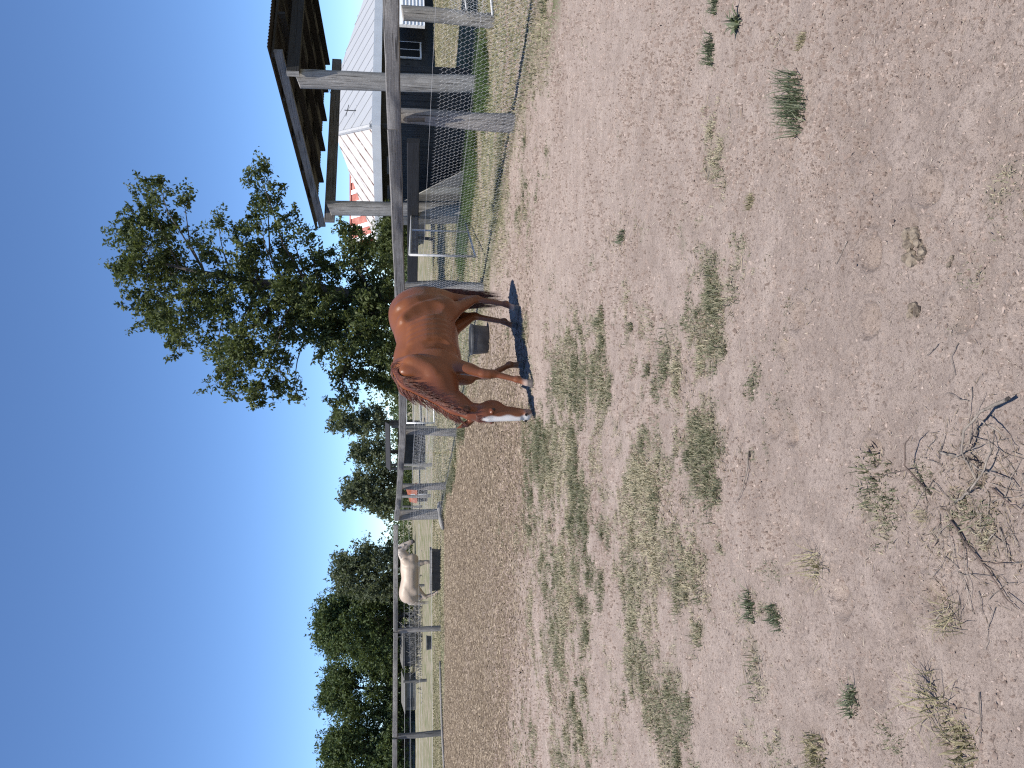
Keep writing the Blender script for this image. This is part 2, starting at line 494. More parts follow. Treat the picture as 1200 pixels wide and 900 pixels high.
def chips(name, pts, ln, wd, mat, h=.004, rnd=None, thick=.35):
    """one mesh of little four-sided splinters lying about (each a flat tetrahedral sliver with thickness)"""
    n = len(pts)
    x, y = pts[:, 0], pts[:, 1]
    a = RNG.uniform(0, 2 * np.pi, n)
    d = np.stack([np.cos(a), np.sin(a), RNG.normal(0, .18, n)], -1)
    s = np.stack([-np.sin(a), np.cos(a), np.zeros(n)], -1)
    ln = (ln * RNG.lognormal(0, .5, n))[:, None]; wd = (wd * RNG.uniform(.6, 1.5, n))[:, None]
    c = np.stack([x, y, gz(x, y) + h * RNG.uniform(.3, 1.6, n)], -1)
    up = np.array([[0, 0, 1.]]) * wd * thick
    v = np.stack([c - d * ln / 2, c + s * wd / 2 - up * .5, c + d * ln / 2, c - s * wd / 2 - up * .5, c + up], 1).reshape(-1, 3)
    k = np.arange(n)[:, None] * 5
    f = np.concatenate([k + np.array([q]) for q in ((0, 1, 4), (1, 2, 4), (2, 3, 4), (3, 0, 4))], 0)
    o = mesh_obj(name, v, f, mat)
    if rnd is None: rnd = RNG.beta(2, 2.2, n)
    attr(o, 'rnd', np.repeat(rnd, 5))
    return tag(o, kind='stuff')
def sample(n, y0, y1, power=1.0, xpad=.04):
    """points in the seen wedge, denser near the camera as power grows"""
    u = RNG.uniform(0, 1, n)
    e = 2 - power
    y = (y0 ** e + u * (y1 ** e - y0 ** e)) ** (1 / e) if abs(e) > 1e-6 else y0 * (y1 / y0) ** u
    x = RNG.uniform(-1, 1, n) * ((.5056 + xpad) * (y + .25) + .15)
    return x, y

def build_ground_cover():
    # green patches in the yard
    x, y = sample(1000000, 1.3, 12.5, 1.2)
    g = green(x, y)
    fine = np.clip((fbm(x, y, 7.0, 44, 3) - .38) * 4, 0, 1)
    keep = RNG.uniform(0, 1, len(x)) < np.clip((g - .04) * .95, 0, 1) * (.25 + .75 * fine)
    x, y, g = x[keep], y[keep], g[keep]
    sel = RNG.permutation(len(x))[:300000]
    x, y, g = x[sel], y[sel], g[sel]
    dry = np.clip(RNG.beta(2, 2.4, len(x)) + (fbm(x, y, 1.6, 52, 2) - .29) * 1.3, 0, 1)
    blades('yard_grass', np.stack([x, y], -1), (.016 + .030 * g) * (.40 + .60 * np.minimum(1, y / 4.5)), .0022 + .00050 * y, M['grass'], .95, dry)
    # dead runners and dark trodden stalks among the green
    x, y = sample(260000, 1.3, 12, 1.2)
    k2 = RNG.uniform(0, 1, len(x)) < np.clip(green(x, y) * .5 + .5 * np.clip((fbm(x, y, 3.0, 222, 3) - .58) * 8, 0, 1) * np.clip(emask(x, y, GREEN) * 3, 0, 1), 0, 1) * .5
    x, y = x[k2][:60000], y[k2][:60000]
    chips('dead_stalks', np.stack([x, y], -1), .012 + .0045 * y, .0016 + .00045 * y, M['deadstalk'], .008)
    # ragged standing weeds in clumps among the patches
    x, y = sample(9000, 1.8, 11, 1.0)
    kk = RNG.uniform(0, 1, len(x)) < np.clip(green(x, y) * 1.3 - .25, 0, 1) * np.clip((fbm(x, y, 1.4, 517, 3) - .45) * 6, 0, 1)
    cx, cy = x[kk][:900], y[kk][:900]
    m = 46; R = RNG.uniform(.025, .075, len(cx))
    a = RNG.uniform(0, 6.283, (len(cx), m)); q = RNG.uniform(0, 1, (len(cx), m)) ** .6 * R[:, None]
    px = (cx[:, None] + np.cos(a) * q * 1.5).ravel(); py = (cy[:, None] + np.sin(a) * q).ravel()
    dr = np.repeat(RNG.uniform(-.25, .45, len(cx)), m)
    hh = np.repeat(RNG.uniform(.6, 1.3, len(cx)), m)
    blades('yard_weeds', np.stack([px, py], -1), .050 * hh, .0022 + .0004 * py, M['grass'], .75, np.clip(RNG.beta(2, 2.6, len(px)) + dr, 0, 1))
    # paddock grass beyond the long fence and along its foot
    x, y = sample(260000, 7.5, 34, .9)
    o = fence_off(x, y)
    keep = (1 - yard(x, y) > RNG.uniform(0.05, 1, len(x)))
    x, y = x[keep], y[keep]
    x, y = x[:110000], y[:110000]
    dry = np.clip(RNG.beta(2, 2.2, len(x)) + (fbm(x, y, .7, 61, 3) - .42) * 1.2, 0, 1)
    near = np.clip(fbm(x, y, 1.3, 67, 3) * 1.4 - .2, .25, 1)
    blades('paddock_grass', np.stack([x, y], -1), .025 + .05 * near, .004 + .0006 * y, M['drygrass'], .8, dry)
    # tall weeds at the fence foot
    s = RNG.uniform(-3, 20.5, 30000)
    q = RNG.normal(.0, .13, 30000) + (fbm(s, s * 0, .55, 345, 3) - .5) * 1.9 - .1
    x = 3.34 + t_.x * s + n_.x * q; y = 9.9 + t_.y * s + n_.y * q
    keep = (fbm(x, y, 1.1, 83, 3) > .53) & in_view(x, y)
    x, y = x[keep], y[keep]
    blades('fence_weeds', np.stack([x, y], -1), .085, .005 + .0004 * y, M['grass'], .7, RNG.beta(1.8, 2, len(x)))
    # bright green weeds at the foot of the board wall
    s = RNG.uniform(-.8, 5.2, 22000); q = RNG.normal(-.15, .33, 22000)
    kk = fbm(s, q * 0, 1.1, 313, 3) > .42; s = s[kk]; q = q[kk]
    x = 5.4 + t_.x * s + n_.x * q; y = 13.6 + t_.y * s + n_.y * q
    blades('wall_weeds', np.stack([x, y], -1), .19, .010, M['weed'], .55, RNG.beta(1.6, 2.4, len(x)))
    # litter
    x, y = sample(230000, 6.0, 27, .8)
    keep = RNG.uniform(0, 1, len(x)) < mulch(x, y) * .9
    x, y = x[keep][:90000], y[keep][:90000]
    chips('leaf_litter', np.stack([x, y], -1), .030 + .0016 * y, .010 + .0006 * y, M['chip'], .008)
    # straw and crumbs on the bare soil
    x, y = sample(20000, 1.2, 10, 1.4)
    keep = RNG.uniform(0, 1, len(x)) < .25 + .9 * np.clip(fbm(x, y, 2.5, 95, 3) - .35, 0, 1)
    chips('straw_bits', np.stack([x[keep], y[keep]], -1), .006 + .0030 * y[keep], .0009 + .00035 * y[keep], M['straw'], .003)
    x, y = sample(30000, 1.2, 11, 1.4)
    keep = RNG.uniform(0, 1, len(x)) < np.clip((fbm(x, y, 1.7, 133, 3) - .50) * 5, 0.02, .8)
    x, y = x[keep], y[keep]
    chips('soil_clods', np.stack([x, y], -1), .006 + .0017 * y, .006 + .0016 * y, M['crumb'], .003, RNG.beta(2, 3, len(x)) * .45 + .12, thick=.95)
    x, y = sample(140000, 1.2, 12, 1.4)
    keep = RNG.uniform(0, 1, len(x)) < .15 + 1.3 * np.clip(fbm(x, y, 3.1, 99, 3) - .42, 0, 1)
    x, y = x[keep], y[keep]
    chips('soil_crumbs', np.stack([x, y], -1), .003 + .0016 * y, .0025 + .0012 * y, M['crumb'], .002, thick=.9)
M['deadstalk'] = leaf_mat('dead_stalk', (.045, .034, .024), (.13, .10, .066), (.34, .28, .19), 0, .9)
M['crumb'] = leaf_mat('soil_crumb', (.10, .072, .058), (.24, .185, .158), (.38, .31, .27), 0, .95)
build_ground_cover()

# ------------------------------------------------------------------ wire netting
def netting(name, base, z0, z1, cell, rad, parent, sag=0.0, mat=None):
    """hexagonal wire netting along a base polyline; real wires joined into one part"""
    pts = [Vector((*p, 0)) for p in base]
    L = [0]
    for a, b in zip(pts, pts[1:]): L.append(L[-1] + (b - a).length)
    def at(s):
        s = min(max(s, 0), L[-1] - 1e-6)
        for i in range(len(pts) - 1):
            if s <= L[i+1]:
                return pts[i].lerp(pts[i+1], (s - L[i]) / (L[i+1] - L[i]))
    ns = int(L[-1] / cell); tw = cell * .32; ph = cell * .82
    nz = int((z1 - z0) / ph)
    S_, Z_ = [], []
    grid = np.array([[(at((i + .5 * (j % 2)) * cell)) for i in range(ns)] for j in range(2)], dtype=float)  # (2, ns, 3)
    nodes = np.zeros((nz, ns, 2, 3))
    jj = np.arange(nz)[:, None]; ii = np.arange(ns)[None, :]
    for j in range(nz):
        p = grid[j % 2]
        wav = (vn(p[:, 0] * 1.3 + p[:, 1], np.full(ns, j * .1), 1.1, 5) - .5)
        off = wav[:, None] * np.array([[n_.x, n_.y, 0]]) * .05
        zz = z0 + j * ph + (vn(p[:, 0] + p[:, 1], np.full(ns, .5), .8, 9) - .5) * .07 * (j / nz) * (1 + sag * 4) + gz(p[:, 0], p[:, 1])
        jit = RNG.normal(0, cell * .035, (ns, 3))
        nodes[j, :, 0] = p + off + jit + np.stack([zz * 0, zz * 0, zz], -1)
        nodes[j, :, 1] = nodes[j, :, 0] + np.array([0, 0, tw])
    e = []
    idx = lambda j, i, k: (j * ns + i) * 2 + k
    J, I = np.meshgrid(np.arange(nz), np.arange(ns), indexing='ij')
    e.append(np.stack([idx(J, I, 0), idx(J, I, 1)], -1).reshape(-1, 2))
    J2, I2 = np.meshgrid(np.arange(nz - 1), np.arange(1, ns - 1), indexing='ij')
    odd = J2 % 2
    e.append(np.stack([idx(J2, I2, 1), idx(J2 + 1, I2 - 1 + odd, 0)], -1).reshape(-1, 2))
    e.append(np.stack([idx(J2, I2, 1), idx(J2 + 1, I2 + odd, 0)], -1).reshape(-1, 2))
    e = np.concatenate(e)
    nd = nodes.reshape(-1, 3)
    return wires(name, nd[e[:, 0]], nd[e[:, 1]], rad, parent, mat)
def wires(name, A, B, rad, parent, mat=None):
    d = B - A; d /= np.linalg.norm(d, axis=1, keepdims=True) + 1e-9
    ref = np.where(np.abs(d[:, 2:3]) < .8, np.array([[0, 0, 1.]]), np.array([[1., 0, 0]]))
    x = np.cross(d, ref); x /= np.linalg.norm(x, axis=1, keepdims=True) + 1e-9
    y = np.cross(d, x)
    ring = [rad * (math.cos(a) * x + math.sin(a) * y) for a in (0.3, 2.394, 4.489)]
    v = np.stack([A + q for q in ring] + [B + q for q in ring], 1).reshape(-1, 3)
    k = np.arange(len(A))[:, None] * 6
    f = np.concatenate([k + np.array([q]) for q in ((0, 1, 4, 3), (1, 2, 5, 4), (2, 0, 3, 5))], 0)
    o = mesh_obj(name, v, f, mat or M['wire'], parent)
    return tag(o, kind='stuff')

# ------------------------------------------------------------------ posts and fences
def log_post(x, y, h, r0, r1, parent, mat, name='post', lean=(0, 0), slant=0.0, n=12):
    """a rough round post, its top cut aslant"""
    mb = MB(); k = 9
    ph = random.uniform(0, 6.28)
    z0 = float(gz(x, y)) - .12
    vs = []
    for i in range(k):
        f = i / (k - 1); z = z0 + (h + .12) * f
        r = r0 + (r1 - r0) * f
        cx = x + lean[0] * f + .012 * math.sin(f * 5 + ph); cy = y + lean[1] * f
        for q in range(n):
            a = 2 * math.pi * q / n
            rr = r * (1 + .07 * math.sin(2 * a + ph) + .05 * math.sin(3 * a + f * 4 + ph) + random.uniform(-.02, .02))
            zz = z + (slant * math.cos(a) * r if i == k - 1 else 0)
            vs.append((cx + rr * math.cos(a), cy + rr * math.sin(a), zz))
    fs = [(i*n+q, i*n+(q+1) % n, (i+1)*n+(q+1) % n, (i+1)*n+q) for i in range(k-1) for q in range(n)]
    fs += [tuple(range(n-1, -1, -1)), tuple((k-1)*n+q for q in range(n))]
    mb.add(vs, fs)
    o = mb.build(name, mat, parent, True)
    o.data.set_sharp_from_angle(angle=math.radians(50))
    return o
def rail_log(pts, ht, wd, parent, mat, name='rail'):
    """a hewn rail: rounded rectangular section that wanders a little"""
    mb = MB()
    pts = [Vector(p) for p in pts]
    dense = []
    for a, b in zip(pts, pts[1:]):
        for i in range(6):
            dense.append(a.lerp(b, i / 6))
    dense.append(pts[-1])
    prof = [(-.5, -.42), (-.38, -.5), (.38, -.5), (.5, -.42), (.5, .42), (.38, .5), (-.38, .5), (-.5, .42)]
    vs = []
    for i, p in enumerate(dense):
        d = (dense[min(i+1, len(dense)-1)] - dense[max(i-1, 0)]).normalized()
        x = d.cross(Vector((0, 0, 1))).normalized()
        wz = random.uniform(-.003, .003); hh = ht * random.uniform(.98, 1.02)
        for a, b in prof:
            vs.append(p + x * (a * wd + random.uniform(-.004, .004)) + Vector((0, 0, b * hh + wz)))
    n = 8
    fs = [(i*n+q, i*n+(q+1) % n, (i+1)*n+(q+1) % n, (i+1)*n+q) for i in range(len(dense)-1) for q in range(n)]
    fs += [tuple(range(n-1, -1, -1)), tuple((len(dense)-1)*n+q for q in range(n))]
    mb.add(vs, fs)
    o = mb.build(name, mat, parent, True)
    o.data.set_sharp_from_angle(angle=math.radians(40))
    return o

def fl(s, q=0.0):            # a point on the long fence, s metres along from its first seen post
    return Vector((3.34, 9.9, 0)) + t_ * s + n_ * q
def build_long_fence():
    f = thing('post_and_rail_fence', 'long grey log fence with wire netting running away behind the chestnut horse', 'fence', (3.34, 9.9, 0))
    hts = [(-4.3, 1.62), (0.0, 1.565), (4.1, 1.49), (7.6, 1.43), (11.1, 1.42), (15.8, 1.50), (19.05, 1.585)]
    for i, (s, h) in enumerate(hts):
        p = fl(s, .13)
        if i == 6:
            mb = MB(); mb.box((-.17, -.11, -.1), (.17, .11, 1.68), lambda a, b, c: (p.x + a, p.y + b, c))
            mb.build('corner_post', M['post'], f)
        else:
            log_post(p.x, p.y, h - .03, .115 if i > 2 else .125, .09, f, M['post'] if i != 2 else M['post_pale'], lean=(.02, 0))
    for (s0, h0), (s1, h1) in zip(hts, hts[1:]):
        a = fl(s0 + .006, -.03); b = fl(s1 - .006, -.03)
        a.z = h0; b.z = h1
        m = a.lerp(b, .5)
        rail_log([a, m, b], .175, .12, f, M['rail'])
    pts = [fl(s, -.115) for s in (-4.2, 0, 4.1, 8, 12)]
    netting('wire_netting', [(p.x, p.y) for p in pts], .03, 1.10, .062, .0013, f)
    pts = [fl(s, -.115) for s in (12, 15.8, 18.9)]
    netting('wire_netting', [(p.x, p.y) for p in pts], .03, 1.15, .09, .0016, f)
    A, B = [], []
    for z in (1.115, .62):
        for s0, s1 in ((-4.2, 0), (0, 4.1), (4.1, 8), (8, 12), (12, 15.8), (15.8, 18.9)):
            a = fl(s0, -.10); b = fl(s1, -.10); A.append((a.x, a.y, z)); B.append((b.x, b.y, z))
    wires('straining_wire', np.array(A), np.array(B), .0015, f)
    # a short bracket and loose wire at the first post
    p = fl(-.15, -.06)
    mb = MB(); mb.beam((p.x, p.y, 1.40), (p.x + .02, p.y, 1.18), .06, .03); mb.build('bracket', M['iron'], f)
build_long_fence()

CORNER = fl(19.05)
def build_left_fence():
    f = thing('rail_fence', 'far grey rail fence on the left behind the brown litter ground', 'fence', (CORNER.x - .3, CORNER.y, 0))
    xs = [(-8.9, 27.6), (-12.25, 26.6), (-16.2, 26.4)]
    prev = (CORNER.x - .22, CORNER.y + .02, 1.62)
    for i, (x, y) in enumerate(xs):
        log_post(x, y + .12, 1.66, .10, .085, f, M['post'] if i != 1 else M['board'])
        rail_log([Vector(prev), Vector((x + .03, y, 1.65 - .02 * (i == 0)))], .165, .11, f, M['rail2'])
        prev = (x - .03, y, 1.65 - .02 * (i == 0))
    A, B = [], []
    for z in (.35, .8, 1.15):
        A.append((CORNER.x - .22, CORNER.y + .1, z)); B.append((-8.9, 27.7, z)); A.append((-8.9, 27.7, z)); B.append((-12.25, 26.7, z)); A.append((-12.25, 26.7, z)); B.append((-16.2, 26.5, z))
    wires('straining_wire', np.array(A), np.array(B), .004, f)
build_left_fence()

def wire_fence(label, pts, h, rail=False, netz=None, matp='post', r=.08, cell=.14):
    f = thing('wire_fence', label, 'fence', (pts[0][0], pts[0][1], 0))
    for (x, y) in pts:
        log_post(x, y, h * random.uniform(.95, 1.05), r, r * .8, f, M[matp])
    A, B = [], []
    for (a, b) in zip(pts, pts[1:]):
        for z in (.3, .6, .9, h - .08):
            A.append((*a, z)); B.append((*b, z))
    wires('straining_wire', np.array(A, float), np.array(B, float), .005, f)
    if netz: netting('wire_netting', pts, .05, netz, cell, .003, f)
    return f
wire_fence('middle wire fence with pale thin posts beyond the netting left of the chestnut horse', [(1.2, 30.5), (-1.75, 30.2), (-3.7, 35), (-5.3, 36.2), (-6.5, 38)], 1.45, netz=1.1, matp='post_pale', cell=.2)
wire_fence('low far wire fence across the left paddock', [(-8, 50), (-12.1, 46), (-16.3, 42), (-20.8, 40), (-26, 40)], 1.3, matp='board')

# ------------------------------------------------------------------ shelter
SB = Vector((5.4, 13.6, 0))
def sh(a, b, z):
    p = SB + t_ * a + n_ * b
    return (p.x, p.y, z)
def build_shelter():
    s = thing('open_shelter', 'open timber shelter on log posts under a rusty corrugated roof', 'shelter', tuple(SB))
    zr = lambda a: 3.575 - .062 * a          # underside of the sheets
    for (a, b, h, r) in ((0, 0, 3.26, .15), (3.55, 0, 3.02, .155), (0, 3.72, 3.2, .14), (3.55, 3.72, 2.94, .12)):
        p = SB + t_ * a + n_ * b
        log_post(p.x, p.y, h, r * .94, r, s, M['post_pale'] if b == 0 else M['post'], lean=(-.10 if b == 0 else 0, .0), slant=.45, n=14)
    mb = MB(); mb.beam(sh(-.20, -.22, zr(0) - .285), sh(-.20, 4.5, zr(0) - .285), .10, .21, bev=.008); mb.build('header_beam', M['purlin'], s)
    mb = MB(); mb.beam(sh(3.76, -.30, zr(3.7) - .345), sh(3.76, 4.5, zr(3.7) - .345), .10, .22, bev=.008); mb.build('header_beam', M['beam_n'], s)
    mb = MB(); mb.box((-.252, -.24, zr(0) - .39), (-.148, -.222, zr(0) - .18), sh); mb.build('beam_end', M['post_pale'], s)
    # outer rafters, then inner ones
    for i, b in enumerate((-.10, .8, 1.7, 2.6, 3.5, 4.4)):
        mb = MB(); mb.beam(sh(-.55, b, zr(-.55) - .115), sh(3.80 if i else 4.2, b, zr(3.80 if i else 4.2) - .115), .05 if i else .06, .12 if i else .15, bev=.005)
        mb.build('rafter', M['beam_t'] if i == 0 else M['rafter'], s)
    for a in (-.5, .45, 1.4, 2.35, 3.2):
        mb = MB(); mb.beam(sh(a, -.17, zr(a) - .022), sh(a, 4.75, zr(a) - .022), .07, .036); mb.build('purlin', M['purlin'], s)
    # sheets
    for i in range(7):
        b0 = -.20 + i * .715; nb = 37
        vs = []
        for ia, a in enumerate((-.72, 1.7, 4.25)):
            for k in range(nb):
                b = b0 + .73 * k / (nb - 1)
                z = zr(a) + .012 + .0035 * (i % 2) + .011 * math.sin(b / .076 * 2 * math.pi)
                vs.append(sh(a, b, z))
        m = len(vs); vs += [(x, y, z + .003) for x, y, z in vs]
        fs = []
        for ia in range(2):
            for k in range(nb - 1):
                q = ia * nb + k
                fs.append((q, q + 1, q + nb + 1, q + nb)); fs.append((m + q, m + q + nb, m + q + nb + 1, m + q + 1))
        for k in range(nb - 1):
            fs.append((k, m + k, m + k + 1, k + 1)); q = 2 * nb + k; fs.append((q, q + 1, m + q + 1, m + q))
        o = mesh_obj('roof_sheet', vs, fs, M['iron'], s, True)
        o.data.set_sharp_from_angle(angle=math.radians(60))
build_shelter()
def build_board_wall():
    wl = thing('board_wall', 'low wall of upright grey boards under the open shelter', 'wall', tuple(sh(.45, .85, 0)))
    a = .45; i = 0
    while a < 4.7:
        wdt = random.choice((.13, .14, .15))
        d = random.uniform(-.006, .006); top = 1.62 + random.uniform(-.02, .02)
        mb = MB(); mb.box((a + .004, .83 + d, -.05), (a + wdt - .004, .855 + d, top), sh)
        mb.build('board', M['board_shade'], wl)
        a += wdt; i += 1
    for z in (.35, 1.3):
        mb = MB(); mb.box((.45, .862, z), (4.72, .91, z + .09), sh); mb.build('batten', M['rafter'], wl)
build_board_wall()
def build_sunlit_patch():
    t = thing('sunlit_patch_panel', 'added grey board panel shaped like a sunlit patch of wall, with one pale board, by the left shelter post', 'panel', tuple(sh(4.1, .3, 0)))
    # added boards shaped as the sunlit patch; right edge aslant like the shadow edge
    for i in range(9):
        a0 = 2.55 + i * .215; a1 = a0 + .205
        lo = lambda a: 1.50 if a > 3.70 else max(0.02, (a - 2.55) / 1.15 * 1.5)
        z0, z1 = lo(a0), lo(a1)
        d = random.uniform(-.004, .004)
        lean = lambda a, b, z: sh(a, .30 - .11 * z / 1.5 + b + d, z)
        mb = MB()
        mb.hexa([lean(a0, 0, -.03), lean(a1, 0, -.03), lean(a1, .02, -.03), lean(a0, .02, -.03), lean(a0, 0, z0), lean(a1, 0, z1), lean(a1, .02, z1), lean(a0, .02, z0)])
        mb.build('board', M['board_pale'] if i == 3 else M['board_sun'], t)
build_sunlit_patch()
def build_dark_rail():
    f = thing('yard_rail', 'dark heavy timber rail between the shelter and the chestnut horse rump', 'rail', (2.5, 19.4, 0))
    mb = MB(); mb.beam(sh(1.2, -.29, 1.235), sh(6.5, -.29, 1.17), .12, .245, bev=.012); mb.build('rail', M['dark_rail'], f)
    p = sh(6.55, -.10, 0); log_post(p[0], p[1], 1.33, .12, .11, f, M['board'])
build_dark_rail()
def build_gate():
    g = thing('metal_gate', 'open galvanised pipe gate with mesh between shelter post and horse', 'gate', (3.95, 17.3, 0))
    a = Vector((3.95, 17.3, .07)); b = Vector((2.25, 13.35, .17))
    d = (b - a); H = Vector((0, 0, 1.15))
    mb = MB()
    for p, q in ((a, b), (a + H, b + H), (a, a + H), (b, b + H)): mb.tube([p, q], .021, 8)
    mb.build('pipe_frame', M['galv'], g, True)
    mb = MB(); m = a + d * .52; mb.tube([m, m + H], .018, 8); mb.build('upright', M['galv'], g, True)
    A, B = [], []
    n = 44
    for i in range(1, n):
        p = a + d * (i / n); A.append(p); B.append(p + H)
    for i in range(1, 12):
        p = a + H * (i / 12); A.append(p); B.append(p + d)
    wires('mesh', np.array(A, float), np.array(B, float), .0016, g)
    mb = MB(); p = a + H * .8 + d * .02; mb.beam(p, p + Vector((.08, .1, 0)), .03, .03); mb.build('hinge', M['iron'], g)
build_gate()
def build_right_pen():
    f = thing('mesh_panel', 'short wire mesh panel hung on a lichen covered post at the right edge', 'panel', (5.9, 12.2, 0))
    log_post(5.88, 12.2, 1.46, .115, .12, f, wood('lichen_post', (.22, .20, .175), (.42, .39, .34), lichen=(.62, .60, .56)), lean=(.02, 0), slant=.2)
    mb = MB(); mb.tube([(5.75, 11.75, .06), (7.6, 12.6, .10)], .022, 7); mb.build('bottom_rail', M['galv'], f, True)
    netting('mesh', [(5.8, 12.0), (7.6, 12.8)], .1, .75, .06, .002, f)
    mb = MB(); mb.tube([(6.2, 11.98, .08), (6.25, 12.1, .75)], .015, 6); mb.tube([(5.9, 11.95, .45), (7.4, 12.6, .55)], .015, 6); mb.build('stay', M['galv'], f, True)
build_right_pen()

# ------------------------------------------------------------------ house and the red building
HC = Vector((9.9, 29.6, 0))            # the near corner of the eaves
ha = Vector((.86, .51, 0)).normalized(); hb = Vector((-.51, .86, 0)).normalized()
def hp(a, b, z):
    p = HC + ha * a + hb * b
    return (p.x, p.y, z)
M['roof_white'] = None
def roof_mat(name, base, streak, d, amt):
    m, nt, b = new_mat(name); n = N(nt); co = n.coord()
    s = n.noise(n.stretch(co, d, .06), 4.5, 4, .6)
    big = n.noise(co, 1.2, 4)
    col = n.mix(n.ramp(big, [(.3, 0), (.8, .25)]), base, tuple(x * .8 for x in base))
    col = n.mix(n.ramp(s, [(.62, 0), (.68, amt)]), col, streak)
    n.link(col, b.inputs['Base Color']); b.inputs['Roughness'].default_value = .55
    return m
def ribbed(name, c0, c1, c2, c3, nr, mat, parent, hgt=.03, thick=.03, rib=None):
    """a roof plane, eave c0-c1 and ridge c3-c2, with parallel ribs along the fall, stopped at the hips"""
    c0, c1, c2, c3 = (Vector(c) for c in (c0, c1, c2, c3))
    nrm = (c1 - c0).cross(c3 - c0).normalized()
    if nrm.z < 0: nrm = -nrm
    mb = MB()
    mb.hexa([c - nrm * thick for c in (c0, c1, c2, c3)] + [c0, c1, c2, c3])
    e = (c1 - c0); L = e.length; e = e / L
    up = (c3 - c0) - e * (c3 - c0).dot(e)
    a3 = (c3 - c0).dot(e); a2 = (c2 - c0).dot(e)
    m2 = MB()
    for i in range(nr):
        a = L * (i + .5) / nr
        k = 1.0
        if a < a3: k = min(k, a / a3)
        if a > a2: k = min(k, (L - a) / (L - a2))
        p = c0 + e * a + nrm * hgt * .5
        (m2 if rib else mb).beam(p, p + up * (k * .985), .05, hgt, nrm)
    if rib:
        m2.build('roof_rib', rib, parent)
    return mb.build(name, mat, parent)
def build_house():
    h = thing('house', 'low white house with pale iron hip roof behind the shelter', 'house', tuple(HC))
    La, Lb, ze, zk = 11.0, 7.0, 2.52, 4.30
    rm1 = roof_mat('pale_roof', (.36, .37, .385), (.30, .29, .29), tuple(hb), .25)
    rm2 = roof_mat('rusty_white_roof', (.50, .485, .47), (.16, .09, .07), tuple((ha * .5 + Vector((0, 0, .28))).normalized()), .95)
    rA, rB = 3.4, La - 3.4
    E = lambda a, b: hp(a, b, ze)
    k0, k1 = hp(rA, Lb / 2, zk), hp(rB, Lb / 2, zk)
    ribbed('roof_front', E(0, 0), E(La, 0), k1, k0, 14, rm1, h)
    ribbed('roof_side', E(0, Lb), E(0, 0), Vector(k0), Vector(k0), 10, rm2, h, rib=M['rust'])
    ribbed('roof_back', E(La, Lb), E(0, Lb), k0, k1, 6, rm1, h)
    ribbed('roof_side', E(La, 0), E(La, Lb), Vector(k1), Vector(k1), 6, rm1, h)
    mb = MB(); mb.tube([Vector(E(0, 0)) + Vector((0, 0, .03)), Vector(k0) + Vector((0, 0, .03))], .10, 6); mb.build('hip_cap', M['galv'], h)
    mb = MB(); mb.tube([Vector(k0), Vector(k1)], .09, 6); mb.build('ridge_cap', M['galv'], h)
    for p, q in ((E(-.06, -.06), E(La + .06, -.06)), (E(-.06, Lb + .06), E(-.06, -.06))):
        mb = MB(); a = Vector(p); b = Vector(q); a.z -= .14; b.z -= .14
        mb.beam(a, b, .03, .34); mb.build('fascia', M['fascia'], h)
    # walls under the eaves, near-black to paint in the eave shade
    o_ = .9
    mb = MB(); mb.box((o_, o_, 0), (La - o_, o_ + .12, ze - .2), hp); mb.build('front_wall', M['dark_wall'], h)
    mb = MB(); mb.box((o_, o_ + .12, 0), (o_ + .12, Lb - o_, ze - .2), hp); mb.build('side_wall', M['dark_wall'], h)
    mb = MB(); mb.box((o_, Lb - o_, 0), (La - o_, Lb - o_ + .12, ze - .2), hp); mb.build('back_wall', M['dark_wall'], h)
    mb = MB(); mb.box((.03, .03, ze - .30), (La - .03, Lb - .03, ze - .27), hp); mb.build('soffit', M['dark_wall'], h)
    for a in (.3, 3.2):
        mb = MB(); mb.box((a, .2, 0), (a + .11, .31, ze - .31), hp); mb.build('verandah_post', M['dark_wall'], h)
    for b in (1.6, 3.2, 4.8):
        mb = MB(); mb.box((.06, b, ze - .62), (.12, b + .9, ze - .52), hp); mb.build('slat', M['board'], h)
    # white weatherboards of the porch
    for i in range(7):
        mb = MB(); z = .42 + i * .155
        mb.hexa([hp(a, b, c) for a, b, c in ((6.2, -.16, z), (10.4, -.16, z), (10.4, .0, z), (6.2, .0, z), (6.2, -.12, z + .15), (10.4, -.12, z + .15), (10.4, .0, z + .15), (6.2, .0, z + .15))])
        mb.build('weatherboard', M['wht'], h)
    w_ = MB(); w_.box((5.3, .80, .55), (6.4, .86, 1.75), hp); wf = w_.build('window', M['wht'], h)
    w_ = MB(); w_.box((5.36, .785, .62), (5.82, .797, 1.68), hp); w_.box((5.88, .785, .62), (6.34, .797, 1.68), hp); w_.build('pane', M['glass'], wf)
    # small aerial on the roof
    p = Vector(hp(2.6, 1.5, 3.2))
    mb = MB(); mb.tube([p, p + Vector((0, 0, .55))], .02, 5); mb.tube([p + Vector((-.25, 0, .5)), p + Vector((.25, .05, .38))], .016, 5); mb.build('aerial', M['trough'], h)
    p = Vector(hp(.4, 5.2, 3.2)); mb = MB(); mb.tube([p, p + Vector((0, 0, .75))], .03, 6); mb.build('flue', M['galv'], h)
    return Vector(k1), Vector(k0)
M['rust'] = flat_mat('rust_line', (.55, .50, .47), (.16, .08, .055), 3.5, .8)
M['fascia'] = flat_mat('fascia_paint', (.60, .62, .65), (.68, .70, .73), 2, .5)
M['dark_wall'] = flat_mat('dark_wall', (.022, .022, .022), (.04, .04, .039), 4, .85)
M['glass'] = flat_mat('window_glass', (.012, .014, .016), (.02, .022, .024), 1, .8)
M['glass'].node_tree.nodes['Principled BSDF'].inputs['Specular IOR Level'].default_value = .05
K1, K0 = build_house()
